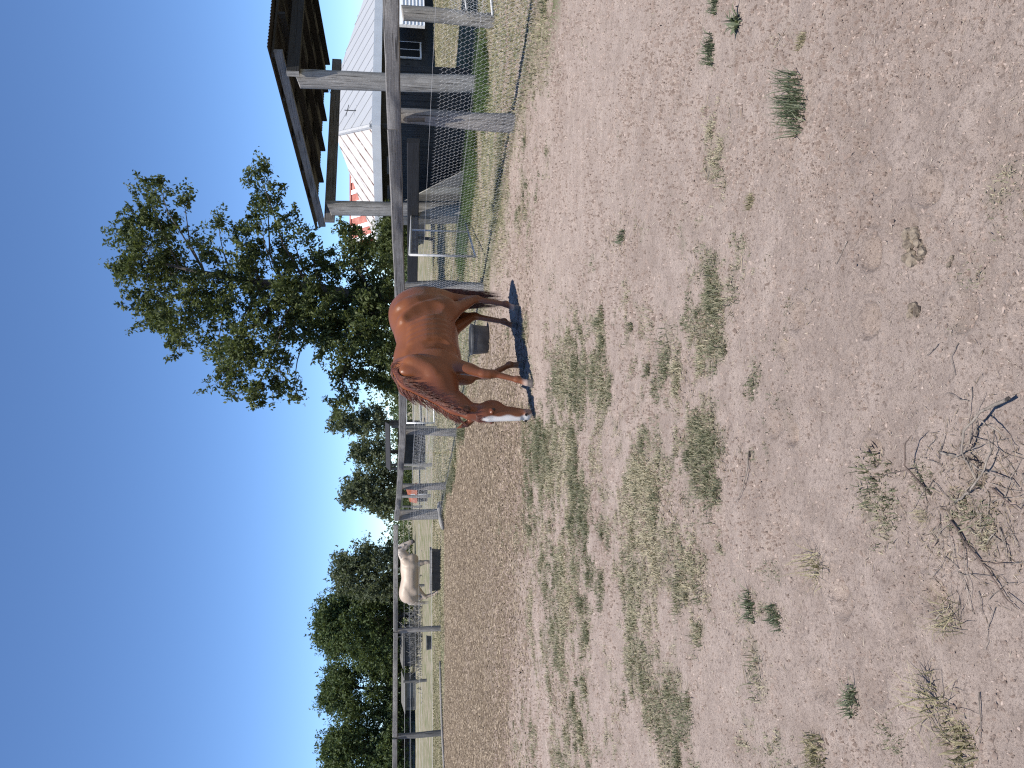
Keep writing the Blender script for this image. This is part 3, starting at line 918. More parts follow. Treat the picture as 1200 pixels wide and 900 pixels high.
def build_red():
    c = Vector((9.4, 44.0, 0))
    r = thing('red_roofed_shed', 'shed with a faded red and white striped iron roof behind the big tree', 'shed', tuple(c))
    q = lambda x, y, z: (c.x + x, c.y + y, z)
    mb = MB(); mb.box((-.6, .3, 0), (3.4, 4, 2.6), q); mb.build('wall', M['dark_wall'], r)
    red = flat_mat('faded_red', (.30, .075, .05), (.42, .17, .13), 3, .7)
    mbs = ribbed('roof', q(-1, 0, 2.75), q(3.8, 0, 2.75), q(3.8, 2.4, 4.35), q(-1, 2.4, 4.35), 1, red, r)
    ribbed('roof', q(-1, 4.8, 2.75), q(3.8, 4.8, 2.75), q(3.8, 2.4, 4.35), q(-1, 2.4, 4.35), 1, red, r)
    for i in range(7):
        x = -.85 + i * .72
        mb = MB(); a = Vector(q(x, .02, 2.80)); b = Vector(q(x, 2.38, 4.385))
        mb.beam(a, b, .26, .03, Vector((0, -.55, .83))); mb.build('pale_sheet', M['wht'], r)
    mb = MB(); mb.tube([q(-1, 2.4, 4.36), q(3.8, 2.4, 4.36)], .10, 6); mb.build('ridge_cap', red, r)
build_red()
def power_line():
    mb = MB()
    a = K0.lerp(K1, .35) + Vector((0, 0, .05)); b = Vector((38, 42, 13.5))
    pts = []
    for i in range(17):
        f = i / 16; p = a.lerp(b, f); p.z -= 1.2 * 4 * f * (1 - f) * .5; pts.append(p)
    mb.tube(pts, .012, 5)
    tag(mb.build('power_cable', M['trough']), 'thin black power cable rising from the house roof into the sky', 'cable')
power_line()

# ------------------------------------------------------------------ trees
def tree(name, label, cat, base, trunk, lobes, leaf, mat, n_per, clump=.34, r0=.2, group=None, up=.25, dens=1.0, asp=.42, cl_per=3.2, limbs=True):
    """trunk: list of (point, radius); lobes: list of (centre, radius). Limbs run from the trunk to the lobes, twigs to clumps of leaf-sized faces."""
    t = thing(name, label, cat, (base[0], base[1], 0), group)
    mb = MB()
    tp = [Vector(p) for p, _ in trunk]; tr = [r for _, r in trunk]
    mb.tube(tp, tr, 10, True, .12)
    cl_c, cl_r = [], []
    for c, r in lobes:
        c = Vector(c)
        # limb from the best trunk point below the lobe
        best, bi = 1e9, 0
        for i, p in enumerate(tp):
            cost = (p - c).length + max(0, p.z - c.z + .25 * (c - p).length) * 1.6
            if cost < best: best, bi = cost, i
        p0 = tp[bi]; L = (c - p0).length
        m1 = p0.lerp(c, .4) + Vector((random.uniform(-.1, .1), random.uniform(-.1, .1), .06)) * L
        m2 = p0.lerp(c, .75) + Vector((random.uniform(-.07, .07), random.uniform(-.07, .07), .04)) * L
        rr = min(tr[bi] * .45, .010 + .010 * L)
        if limbs: mb.tube([p0, m1, m2, c], [rr, rr * .7, rr * .45, rr * .22], 6, False)
        k = max(4, int(cl_per * (r / clump) ** 2 * dens))
        for _ in range(k):
            d = Vector((random.gauss(0, 1), random.gauss(0, 1), random.gauss(0, 1))).normalized() * (r * random.uniform(.35, 1.05) ** .8)
            q = c + d
            cl_c.append(q); cl_r.append(clump * random.uniform(.5, 1.15))
            if limbs and random.random() < .6:
                s = c.lerp(m2, random.uniform(0, .6))
                mm = s.lerp(q, .5) + Vector((0, 0, -.05 * L * random.random()))
                mb.tube([s, mm, q], [rr * .25, rr * .16, rr * .07], 4, False)
    mb.build('trunk', M['bark'], t, True)
    cc = np.array(cl_c); cr = np.array(cl_r)
    n = len(cc) * n_per
    ci = np.repeat(np.arange(len(cc)), n_per)
    d = RNG.normal(0, 1, (n, 3)); d /= np.linalg.norm(d, axis=1, keepdims=True)
    rad = RNG.uniform(0, 1, n) ** .5
    cd = RNG.normal(0, 1, (len(cc), 3)) + np.array([[0, 0, .25]]); cd /= np.linalg.norm(cd, axis=1, keepdims=True)
    off = d * (cr[ci] * rad)[:, None] * .62
    al = RNG.uniform(-1, 1.25, n) * cr[ci] * 1.35
    off = off * (1.15 - .55 * np.clip(al / (cr[ci] * 1.5), 0, 1))[:, None]
    p = cc[ci] + off + cd[ci] * al[:, None]
    # leaf orientation: random, drooping a little outwards
    ax = RNG.normal(0, 1, (n, 3)) + d * .6 + np.array([[0, 0, -up]]); ax /= np.linalg.norm(ax, axis=1, keepdims=True)
    nr = RNG.normal(0, 1, (n, 3)) + np.array([[0, 0, .7]])
    sd = np.cross(ax, nr); sd /= np.linalg.norm(sd, axis=1, keepdims=True) + 1e-9
    ln = (leaf * RNG.uniform(.6, 1.4, n))[:, None]; wd = ln * asp
    v = np.stack([p - ax * ln / 2, p + sd * wd / 2, p + ax * ln / 2, p - sd * wd / 2], 1).reshape(-1, 3)
    f = np.arange(n * 4).reshape(-1, 4)
    o = mesh_obj('crown', v, f, mat, t)
    rnd = np.clip(RNG.beta(2, 2.5, n) * .75 + RNG.uniform(0, .35, len(cc))[ci], 0, 1)
    attr(o, 'rnd', np.repeat(rnd, 4))
    tag(o, kind='stuff')
    return t

def big_tree():
    Y = 26.0; k = 1 / 3.0
    Z3 = lambda zx, zy, dy=0.0: P(100 + zx * k, 180 + zy * k, Y + dy)
    sc = k / FPX * Y
    L = [(240,180,80),(170,260,75),(140,390,60),(230,330,100),(300,420,100),(210,500,75),(250,580,75),(330,560,85),(330,680,55),(420,600,55),(450,430,60),
         (430,340,45),(500,800,60),(560,740,75),(600,830,60),(680,780,65),(730,830,45),(520,680,65),(580,640,75),(600,560,55),(640,480,50),(600,380,65),
         (560,300,60),(620,240,60),(640,150,65),(615,80,50),(730,225,40),(775,290,45),(690,330,55),(690,420,50),(800,400,50),(860,370,50),
         (930,280,50),(930,360,60),(985,330,60),(940,440,60),(800,560,65),(830,640,65),(880,700,80),(950,620,90),(1000,560,80),(1010,700,90),
         (930,790,70),(900,850,55),(1050,630,70),(1050,430,60),(470,230,30),(345,160,28),(265,120,38),(110,400,35),(1040,520,80),
         (1030,790,60),(1060,720,70),(380,480,70),(270,260,60),(480,520,50),(540,450,50),(760,480,45),(980,480,80),(860,450,60),(720,520,50),(660,560,55),(580,490,50),(560,370,55),(400,300,40),(900,560,70),(940,520,80),(1000,620,80),(1060,520,80),(880,620,60),(1070,800,60),(470,690,55),(640,700,50),(740,420,60),(800,490,50),(830,540,60),(700,500,55),(780,610,65),(730,620,60),(680,620,55),(760,550,60),(520,560,60),(450,520,55)]
    lobes = []
    for zx, zy, r in L:
        rr = r * sc
        lobes.append((Z3(zx, zy, random.uniform(-1.6, 1.6) if zx < 780 else random.uniform(-1.6, .6)), rr * .90))
    b = Z3(1110, 500); b = Vector((b.x, Y, -.1))
    tk = [(b, .34), (Z3(1010, 495), .27), (Z3(920, 500), .25), (Z3(860, 490), .24), (Z3(790, 472), .2), (Z3(700, 462), .16), (Z3(620, 455), .13), (Z3(520, 440), .10), (Z3(420, 420), .075), (Z3(330, 400), .05), (Z3(250, 380), .03)]
    tree('shade_tree', 'tall spreading dark green tree rising behind the chestnut horse', 'tree', (b.x, b.y), tk, lobes, .125, M['leaf_a'], 84, .34, dens=1.35, asp=.5)
big_tree()
def gen_tree(name, label, px0, px1, py0, py1, Y, mat, nl, leaf, n_per, clump, group=None, trunkr=.2, seedv=0, dens=1.5, flat=.8, lowfrac=.25):
    """a tree that fills the given span of the picture at distance Y"""
    random.seed(100 + seedv)
    a = P(px0, (py0 + py1) / 2, Y); top = a.z
    xl = P(px0, py1, Y).x; xr = P(px0, py0, Y).x; cx = (xl + xr) / 2; hw = abs(xr - xl) / 2
    zb = P(px1, py0, Y).z
    z0 = zb + (top - zb) * lowfrac
    lobes = []
    for i in range(nl):
        f = random.random()
        z = z0 + (top - z0) * f
        wdt = hw * (math.sin(math.pi * min(1, .30 + .62 * f)) ** .5)
        an = random.uniform(0, 6.283); rr = random.uniform(.15, 1) ** .5
        r = hw * random.uniform(.18, .34)
        lobes.append((Vector((cx + math.cos(an) * rr * max(.2, wdt - r), Y + math.sin(an) * rr * max(.2, wdt - r), min(z, top - r * .7))), r))
    bx = cx + random.uniform(-.15, .15) * hw
    tk = [(Vector((bx, Y, -.1)), trunkr), (Vector((bx + .05 * hw, Y, z0 * .6)), trunkr * .8), (Vector((cx, Y, z0 + (top - z0) * .3)), trunkr * .55), (Vector((cx + .05 * hw, Y, z0 + (top - z0) * .65)), trunkr * .3), (Vector((cx, Y, top - (top - z0) * .12)), trunkr * .1)]
    return tree(name, label, 'tree', (bx, Y), tk, lobes, leaf, mat, int(n_per * 2.2), clump, group=group, dens=dens)
gen_tree('gum_tree', 'slender grey green gum tree just left of the big shade tree', 385, 470, 470, 519, 52, M['leaf_b'], 30, .24, 18, .5, 'trees beyond the paddocks', .22, 1)
gen_tree('gum_tree', 'low hazy gum tree behind the small far lean-to', 414, 470, 506, 553, 60, M['leaf_b'], 28, .26, 16, .55, 'trees beyond the paddocks', .2, 2)
gen_tree('gum_tree', 'rounded gum tree above the far corner post of the fence', 404, 470, 540, 613, 56, M['leaf_b'], 48, .26, 17, .55, 'trees beyond the paddocks', .22, 3, lowfrac=.1)
gen_tree('paddock_tree', 'tree standing above the cream horse, right end of the dark row', 394, 470, 628, 712, 72, M['leaf_b'], 62, .30, 16, .65, 'trees beyond the paddocks', .25, 4, lowfrac=.05)
gen_tree('paddock_tree', 'tallest dark tree of the left row, left of the cream horse', 374, 470, 676, 792, 76, M['leaf_c'], 96, .30, 16, .75, 'trees beyond the paddocks', .3, 5, lowfrac=.05)
gen_tree('paddock_tree', 'broad dark tree in the left row with a gap of sky on its right', 379, 470, 762, 858, 78, M['leaf_c'], 84, .30, 16, .75, 'trees beyond the paddocks', .3, 6, lowfrac=.04)
gen_tree('paddock_tree', 'dark tree cut by the left border of the view', 381, 470, 828, 935, 74, M['leaf_c'], 84, .30, 16, .75, 'trees beyond the paddocks', .3, 7, lowfrac=.03)
gen_tree('far_bush', 'olive bush just left of the horse withers behind the rail', 455, 472, 430, 475, 48, M['leaf_a'], 14, .2, 14, .4, None, .08, 8, lowfrac=.0)
gen_tree('far_bush', 'green bush below the rail under the big tree', 440, 474, 232, 330, 33, M['leaf_a'], 26, .15, 14, .36, None, .08, 9, lowfrac=.0)
random.seed(5)
def far_scrub():
    n = 700
    ang = RNG.uniform(-.55, .42, n); d = RNG.uniform(84, 100, n)
    c = np.stack([np.sin(ang) * d, np.cos(ang) * d, RNG.uniform(.2, 1.0, n) * (1.2 + 1.6 * vn(ang * 40, ang * 0, 1, 3))], -1)
    m = 55; ci = np.repeat(np.arange(n), m); N_ = n * m
    p = c[ci] + RNG.normal(0, 1, (N_, 3)) * np.array([[.7, .7, .42]])
    p[:, 2] = np.abs(p[:, 2])
    ax = RNG.normal(0, 1, (N_, 3)); ax /= np.linalg.norm(ax, axis=1, keepdims=True)
    sd = np.cross(ax, RNG.normal(0, 1, (N_, 3))); sd /= np.linalg.norm(sd, axis=1, keepdims=True) + 1e-9
    ln = RNG.uniform(.25, .5, N_)[:, None]
    v = np.stack([p - ax * ln / 2, p + sd * ln / 4, p + ax * ln / 2, p - sd * ln / 4], 1).reshape(-1, 3)
    o = mesh_obj('far_scrub', v, np.arange(N_ * 4).reshape(-1, 4), M['leaf_c'])
    attr(o, 'rnd', np.repeat(RNG.beta(2, 2.5, N_), 4)); tag(o, kind='stuff')
far_scrub()
def pipe_panel(label, x0, y0, x1, y1, h, nb, group=None):
    t = thing('pipe_gate', label, 'gate', (x0, y0, 0), group)
    a = Vector((x0, y0, .12)); b = Vector((x1, y1, .12)); H = Vector((0, 0, h))
    mb = MB()
    for p, q in ((a, b), (a + H, b + H), (a, a + H), (b, b + H)): mb.tube([p, q], .035, 6)
    mb.build('pipe_frame', M['wht'], t, True)
    for i in range(1, nb):
        mb = MB(); p = a + H * (i / nb); mb.tube([p, p + (b - a)], .022, 5); mb.build('bar', M['galv'], t, True)
pipe_panel('pale pipe yard panel seen under the rail just left of the horse neck', .1, 31.5, -1.55, 30.4, 1.1, 4)
def lean_to():
    c = Vector((-4.2, 44, 0)); q = lambda x, y, z: (c.x + x, c.y + y, z)
    t = thing('lean_to', 'small far lean-to with a thin flat iron roof under the gum trees', 'shelter', tuple(c))
    mb = MB(); mb.hexa([q(*p) for p in ((-.8, -.2, 1.95), (1.9, -.2, 2.02), (1.9, 2.4, 2.30), (-.8, 2.4, 2.25), (-.8, -.2, 2.0), (1.9, -.2, 2.07), (1.9, 2.4, 2.35), (-.8, 2.4, 2.30))]); mb.build('roof', M['rafter'], t)
    for x, y in ((-.65, 0), (1.75, 0), (-.65, 2.2), (1.75, 2.2)):
        mb = MB(); mb.box((x - .07, y - .07, 0), (x + .07, y + .07, 1.95 + .11 * y), q); mb.build('post', M['board'], t)
    mb = MB(); mb.box((-.6, 2.15, 0), (1.7, 2.2, 1.6), q); mb.build('back_wall', M['trough'], t)
lean_to()
def hutch():
    c = Vector((-5.9, 41, 0)); q = lambda x, y, z: (c.x + x, c.y + y, z)
    t = thing('iron_hutch', 'low rust red iron hutch behind the pale thin fence posts', 'hutch', tuple(c))
    mb = MB(); mb.hexa([q(*p) for p in ((-.5, 0, .55), (.5, 0, .55), (.5, .9, .55), (-.5, .9, .55), (-.42, .1, .95), (.30, .1, 1.15), (.30, .8, 1.15), (-.42, .8, .95))]); mb.build('roof', M['red_iron'], t)
    mb = MB()
    mb.box((-.42, .08, 0), (.42, .82, .548), q); mb.build('box', M['dark_wall'], t)
    mb = MB(); mb.box((-.08, .02, .0), (.0, .07, .9), q); mb.build('door_post', M['wht'], t)
M['red_iron'] = flat_mat('rusty_red_iron', (.34, .10, .055), (.48, .17, .10), 5, .8)
hutch()
def brush_heap():
    c = (-16.2, 50.0)
    A, B = [], []
    for i in range(420):
        x = c[0] + random.gauss(0, 1.5); y = c[1] + random.gauss(0, .6)
        h = max(.15, 1.25 - .22 * abs(x - c[0]))
        a = Vector((x, y, random.uniform(0, .4 * h))); d = Vector((random.gauss(0, .4), random.gauss(0, .3), random.uniform(.2, 1)))
        A.append(a); B.append(a + d * random.uniform(.3, 1.0) * h)
    o = wires('branch_heap', np.array(A, float), np.array(B, float), .022, None, M['board'])
    tag(o, 'heap of bleached dead branches in the left paddock beyond the fence', 'branch heap')
brush_heap()
def far_shed(label, x, y, L, H, D, wall, roofm):
    q = lambda a, b, z: (x + a, y + b, z)
    t = thing('far_shed', label, 'shed', (x, y, 0))
    mb = MB(); mb.box((0, 0, 0), (L, D, H), q); mb.build('wall', wall, t)
    mb = MB(); mb.hexa([q(*p) for p in ((-.2, -.2, H + .004), (L + .2, -.2, H + .004), (L + .2, D + .2, H + .3), (-.2, D + .2, H + .3), (-.2, -.2, H + .07), (L + .2, -.2, H + .07), (L + .2, D + .2, H + .37), (-.2, D + .2, H + .37))]); mb.build('roof', roofm, t)
    for i in range(max(1, int(L / 1.6))):
        mb = MB(); a = .3 + i * 1.6; mb.box((a, -.02, .2), (a + .8, -.003, H * .8), q); mb.build('opening_shade', M['trough'], t)  # dark panel on the solid wall paints the shade inside an opening
far_shed('low dark shed far across the left paddock', -26.5, 72, 3.2, 1.1, 2.5, M['dark_wall'], M['board'])
far_shed('small far grey shed right of the left frame post', -29.8, 70, 2.6, .95, 2.2, M['board'], M['board'])
far_shed('long low grey shed at the far left under the dark trees', -39, 74, 6.4, 1.15, 2.5, M['board'], M['board'])

# ------------------------------------------------------------------ horses: a signed distance field turned into one skin
class Field:
    def __init__(s, lo, hi, h):
        s.h = h; s.lo = np.array(lo, float)
        s.n = [int((b - a) / h) + 1 for a, b in zip(lo, hi)]
        s.ax = [s.lo[i] + np.arange(s.n[i]) * h for i in range(3)]
        s.F = np.full(s.n, 1.0, dtype=np.float32)
    def region(s, lo, hi, m):
        sl = []
        for i in range(3):
            a = max(0, int((lo[i] - m - s.lo[i]) / s.h)); b = min(s.n[i], int((hi[i] + m - s.lo[i]) / s.h) + 2)
            if b <= a: return None
            sl.append(slice(a, b))
        return tuple(sl)
    def comb(s, sl, d, k, cut=False):
        f = s.F[sl]
        if cut:
            d = -d; hh = np.maximum(k - np.abs(f - d), 0) / k
            s.F[sl] = np.maximum(f, d) + hh * hh * k * .25
        else:
            hh = np.maximum(k - np.abs(f - d), 0) / k
            s.F[sl] = np.minimum(f, d) - hh * hh * k * .25
    def cone(s, a, b, ra, rb, k=.04, ys=1.0, cut=False):
        a = np.array(a, float); b = np.array(b, float)
        lo = np.minimum(a - ra, b - rb); hi = np.maximum(a + ra, b + rb)
        sl = s.region(lo, hi, .15)
        if sl is None: return
        X = s.ax[0][sl[0]][:, None, None] - a[0]; Y = (s.ax[1][sl[1]][None, :, None] - a[1]); Z = s.ax[2][sl[2]][None, None, :] - a[2]
        ba = b - a; bb = ba.dot(ba) + 1e-9
        t = np.clip((X * ba[0] + Y * ba[1] + Z * ba[2]) / bb, 0, 1)
        dx = X - t * ba[0]; dy = (Y - t * ba[1]) / ys; dz = Z - t * ba[2]
        d = (np.sqrt(dx * dx + dy * dy + dz * dz) - (ra + (rb - ra) * t))
        s.comb(sl, d.astype(np.float32), k, cut)
    def ell(s, c, r, k=.05, rot=0.0, cut=False, rz=0.0):
        """ellipsoid; rot turns it about y (nose down positive), rz about z"""
        c = np.array(c, float); r = np.array(r, float); m = r.max()
        sl = s.region(c - m, c + m, .15)
        if sl is None: return
        X = s.ax[0][sl[0]][:, None, None] - c[0]; Y = (s.ax[1][sl[1]][None, :, None] - c[1]); Z = s.ax[2][sl[2]][None, None, :] - c[2]
        if rz:
            X, Y = X * math.cos(rz) + Y * math.sin(rz), -X * math.sin(rz) + Y * math.cos(rz)
        cr, sr = math.cos(rot), math.sin(rot)
        x = X * cr - Z * sr; z = X * sr + Z * cr
        k0 = np.sqrt((x / r[0]) ** 2 + (Y / r[1]) ** 2 + (z / r[2]) ** 2) + 1e-6
        k1 = np.sqrt((x / r[0] ** 2) ** 2 + (Y / r[1] ** 2) ** 2 + (z / r[2] ** 2) ** 2) + 1e-6
        d = k0 * (k0 - 1) / k1
        s.comb(sl, d.astype(np.float32), k, cut)
    def at(s, p):
        i = [min(max(int(round((p[k] - s.lo[k]) / s.h)), 1), s.n[k] - 2) for k in range(3)]
        F = s.F; g = np.array([F[i[0]+1, i[1], i[2]] - F[i[0]-1, i[1], i[2]], F[i[0], i[1]+1, i[2]] - F[i[0], i[1]-1, i[2]], F[i[0], i[1], i[2]+1] - F[i[0], i[1], i[2]-1]])
        return float(F[i[0], i[1], i[2]]), g / (np.linalg.norm(g) + 1e-9)
    def ridge(s, pts, side, r, prot, k=.03, cut=False):
        """a raised (or cut) line that follows the flank: pts are (x, z)"""
        Q = []
        m = 14
        for k_ in range(m + 1):
            u = k_ / m; q = u * (len(pts) - 1); i = min(int(q), len(pts) - 2); w_ = q - i; w_ = w_ * w_ * (3 - 2 * w_) * .5 + w_ * .5
            x = pts[i][0] + (pts[i+1][0] - pts[i][0]) * w_; z = pts[i][1] + (pts[i+1][1] - pts[i][1]) * w_
            y = .46
            while y > .02 and s.at((x, side * y, z))[0] > 0: y -= .003
            Q.append([x, y, z, prot * math.sin(math.pi * u) ** .8 - .004])
        ys_ = [q[1] for q in Q]
        for k_ in range(1, m): Q[k_][1] = (ys_[k_-1] + ys_[k_] + ys_[k_+1]) / 3
        Q = [(x, side * (y - r + p if not cut else y + r - p), z) for x, y, z, p in Q]
        for a, b in zip(Q, Q[1:]): s.cone(a, b, r, r, k, 1.0, cut)
    def push(s, p, off):
        p = np.array(p, float)
        for _ in range(12):
            d, g = s.at(p)
            if d >= off: break
            p = p + g * max(.004, (off - d) * .8)
        return Vector(p)
    def mesh(s):
        F = s.F; nx, ny, nz = F.shape
        ins = F < 0
        cx, cy, cz = nx - 1, ny - 1, nz - 1
        acc = np.zeros((cx, cy, cz, 3), np.float32); cnt = np.zeros((cx, cy, cz), np.float32)
        corner = lambda i, j, k: F[i:i + cx, j:j + cy, k:k + cz]
        for axis in range(3):
            for u in (0, 1):
                for v in (0, 1):
                    o = [0, 0, 0]; oth = [q for q in range(3) if q != axis]
                    o[oth[0]] = u; o[oth[1]] = v
                    e = list(o); e[axis] = 1
                    f0 = corner(*o); f1 = corner(*e)
                    cr = (f0 < 0) != (f1 < 0)
                    tt = np.where(cr, f0 / np.where(np.abs(f0 - f1) < 1e-9, 1, f0 - f1), 0)
                    for q in range(3):
                        acc[..., q] += np.where(cr, (tt if q == axis else o[q]), 0)
                    cnt += cr
        act = cnt > 0
        ids = -np.ones(act.shape, np.int64); ids[act] = np.arange(act.sum())
        idx = np.argwhere(act)
        pos = (idx + acc[act] / cnt[act][:, None]) * s.h + s.lo
        faces = []
        for axis in range(3):
            o1, o2 = [q for q in range(3) if q != axis]
            sl0 = [slice(None)] * 3; sl1 = [slice(None)] * 3
            sl0[axis] = slice(0, -1); sl1[axis] = slice(1, None)
            ch = ins[tuple(sl0)] != ins[tuple(sl1)]
            E = np.argwhere(ch)
            E = E[(E[:, o1] > 0) & (E[:, o2] > 0) & (E[:, o1] < F.shape[o1] - 1) & (E[:, o2] < F.shape[o2] - 1)]
            a = E.copy(); a[:, o1] -= 1; a[:, o2] -= 1
            b = E.copy(); b[:, o2] -= 1
            d = E.copy(); d[:, o1] -= 1
            q = np.stack([ids[tuple(a.T)], ids[tuple(b.T)], ids[tuple(E.T)], ids[tuple(d.T)]], -1)
            inside0 = ins[tuple(E.T)]
            flip = inside0 if axis != 1 else ~inside0
            q[~flip] = q[~flip][:, ::-1]
            faces.append(q)
        return pos, np.concatenate(faces)

def leg_front(f, y, elbow, knee, fet, hoof, sc=1.0):
    e, kn, fe, ho = (np.array((p[0], y, p[1])) for p in (elbow, knee, fet, hoof))
    f.cone(e + np.array((-.03, -.0, .06)), kn + np.array((0, 0, .06)), .105, .054, .05, .85)
    f.ell(e + .35 * (kn - e) + np.array((.02, 0, 0)), (.07, .055, .13), .04)
    f.cone(kn + np.array((0, 0, .06)), kn - np.array((0, 0, .05)), .054, .050, .03)
    f.ell(kn + np.array((.012, 0, .0)), (.05, .05, .065), .02)
    f.cone(kn - np.array((0, 0, .05)), fe, .040, .033, .03, .85)
    f.ell(fe + np.array((-.008, 0, -.005)), (.046, .04, .05), .02)
    f.cone(fe, ho + np.array((0, 0, .03)), .033, .037, .015)
    f.cone(ho + np.array((-.005, 0, .018)), ho + np.array((.012, 0, -.035)), .038, .050, .008)
def leg_hind(f, y, s, dx=0.0):
    st = np.array((-.40 + dx * .3, y * 1.15, .92)); hk = np.array((-.70 + dx * .7, y, .55)); fe = np.array((-.61 + dx, y, .17)); ho = np.array((-.54 + dx, y, .05))
    f.cone((-.58, y * 1.2, 1.22), st, .24, .145, .08, .62)
    f.cone(st + np.array((-.02, 0, -.02)), hk + np.array((.03, 0, .05)), .125, .058, .05, .75)
    f.cone(np.array((-.74, y, .95)), hk + np.array((-.03, 0, .04)), .085, .036, .06, .7)
    f.ell(hk + np.array((-.015, 0, .0)), (.062, .045, .075), .025, .25)
    f.cone(hk + np.array((.0, 0, -.03)), fe, .045, .036, .03, .8)
    f.ell(fe + np.array((-.01, 0, -.005)), (.048, .041, .05), .02)
    f.cone(fe, ho + np.array((0, 0, .03)), .034, .037, .015)
    f.cone(ho + np.array((-.005, 0, .018)), ho + np.array((.012, 0, -.035)), .038, .050, .008)

def horse_field(h, grazing=True):
    f = Field((-1.05, -.46, -.02), (1.55, .46, 1.98 if not grazing else 1.74), h)
    # trunk of the body
    f.cone((-.34, 0, 1.24), (.34, 0, 1.20), .325, .325, .05, .88)
    f.ell((-.08, 0, 1.135), (.56, .345, .335), .10, .05)
    f.ell((-.34, 0, 1.36), (.34, .24, .21), .12)
    f.ell((-.55, 0, 1.345), (.35, .275, .305), .10, -.05)
    f.ell((.33, 0, 1.10), (.36, .285, .315), .10)
    f.ell((.42, 0, 1.43), (.33, .105, .145), .12, .10)
    f.ell((.66, 0, 1.13), (.22, .235, .30), .10, -.25)
    f.ell((.76, .075, 1.07), (.11, .10, .15), .06); f.ell((.76, -.075, 1.07), (.11, .10, .15), .06)
    for s in (1, -1):
        f.ell((-.67, s * .115, 1.17), (.23, .155, .34), .08, .12)       # buttock
        f.ell((-.52, s * .165, 1.30), (.25, .11, .22), .06, .3)          # gluteal
        f.ell((-.335, s * .235, 1.385), (.055, .04, .06), .06, .6)       # point of hip
        f.ell((.56, s * .165, 1.20), (.15, .105, .34), .06, .42)         # shoulder
        f.ell((.46, s * .17, 1.02), (.17, .09, .14), .07, -.5)           # triceps
        f.ell((.70, s * .155, 1.10), (.085, .075, .12), .05)             # point of shoulder
    for s in (1, -1):
        f.ell((-.43, s * .235, 1.02), (.16, .08, .20), .06, .35)         # stifle
    for s in (1, -1):
        if not grazing: continue
        f.ridge([(-.19, 1.46), (-.25, 1.34), (-.33, 1.22), (-.40, 1.06)], s, .07, .020, .05)      # edge of the haunch
        f.ridge([(-.43, 1.50), (-.44, 1.40), (-.47, 1.30), (-.52, 1.16)], s, .06, .012, .06)
        f.ridge([(-.14, 1.40), (-.22, 1.24), (-.29, 1.05)], s, .09, .018, .08, True)                # hollow before it
        f.ridge([(.42, 1.40), (.35, 1.18), (.34, 1.0), (.40, .86)], s, .06, .026, .06, True)          # behind shoulder and elbow
        f.ridge([(.48, 1.52), (.58, 1.36), (.70, 1.12)], s, .06, .014, .06)                          # shoulder blade
        for i in range(5):
            x0 = -.08 + i * .08
            f.ridge([(x0 + .03, 1.38), (x0, 1.20), (x0 - .04, .98)], s, .04, .0065, .03)             # ribs
    f.ell((-.80, 0, 1.36), (.10, .055, .09), .05)                        # dock
    leg_hind(f, .135, 1, 0.0); leg_hind(f, -.135, -1, .02)
    H = {}
    if grazing:
        leg_front(f, .155, (.56, .90), (.715, .50), (.815, .18), (.865, .05))
        leg_front(f, -.145, (.52, .90), (.41, .48), (.235, .18), (.235, .05))
        f.cone((.60, 0, 1.285), (1.05, 0, .88), .245, .140, .10, .60)
        f.cone((1.03, 0, .90), (1.17, 0, .73), .140, .110, .06, .66)
        f.ell((.78, 0, 1.06), (.19, .10, .13), .08, .9)
        O = np.array((1.19, 0.0, .70)); yaw = HEAD_YAW; pit = .0
    else:
        leg_front(f, .15, (.52, .90), (.56, .48), (.555, .17), (.60, .05))
        leg_front(f, -.15, (.52, .90), (.58, .48), (.58, .17), (.625, .05))
        f.cone((.58, 0, 1.30), (1.03, 0, 1.56), .26, .155, .10, .58)
        f.cone((1.0, 0, 1.55), (1.12, 0, 1.61), .155, .115, .06, .62)
        O = np.array((1.13, 0.0, 1.615)); yaw = -.15; pit = -.34
    hs = 1.07
    cy, sy = math.cos(yaw), math.sin(yaw)
    cp, sp = math.cos(pit), math.sin(pit)
    def T(p):     # head frame: origin at the poll, face towards +x, nose down
        x, y, z = p[0] * hs, p[1] * hs, p[2] * hs
        x, z = x * cp + z * sp, -x * sp + z * cp
        return O + np.array((x * cy - y * sy, x * sy + y * cy, z))
    def E(c, r, k, rot=0.0, cut=False): f.ell(T(c), [q * hs for q in r], k, rot + pit, cut, yaw)
    def K(a, b, ra, rb, k, ys=1.0, cut=False): f.cone(T(a), T(b), ra * hs, rb * hs, k, ys, cut)
    E((0, 0, -.10), (.105, .088, .13), .05)                              # skull
    K((-.03, 0, -.03), (-.01, 0, -.12), .09, .09, .04, .75)
    for s in (1, -1): E((-.065, s * .042, -.20), (.098, .036, .115), .03, .1)   # jowls
    K((.035, 0, -.16), (.060, 0, -.47), .078, .052, .04, .82)            # nose bone
    K((-.055, 0, -.24), (-.005, 0, -.53), .062, .040, .045, .8)          # lower jaw
    K((.0, 0, -.28), (.02, 0, -.48), .075, .056, .04, .7)
    E((.035, 0, -.545), (.062, .055, .068), .03)                         # muzzle
    E((.0, 0, -.585), (.040, .036, .035), .02)                           # chin
    for s in (1, -1):
        E((.075, s * .042, -.545), (.022, .018, .026), .012, .3)         # nostril wing
        E((.094, s * .040, -.545), (.012, .011, .018), .008, .3, True)   # nostril
        E((.058, s * .070, -.185), (.034, .020, .022), .02)              # brow
        E((.048, s * .082, -.205), (.021, .013, .017), .004)             # eyeball
        E((.015, s * .085, -.33), (.10, .012, .02), .03, 1.45, True)     # hollow above the cheek
        K((.02, s * .055, -.005), (.05, s * .105, .07), .032, .036, .02, .7)       # ear
        K((.05, s * .105, .07), (.08, s * .14, .175), .036, .006, .012, .7)
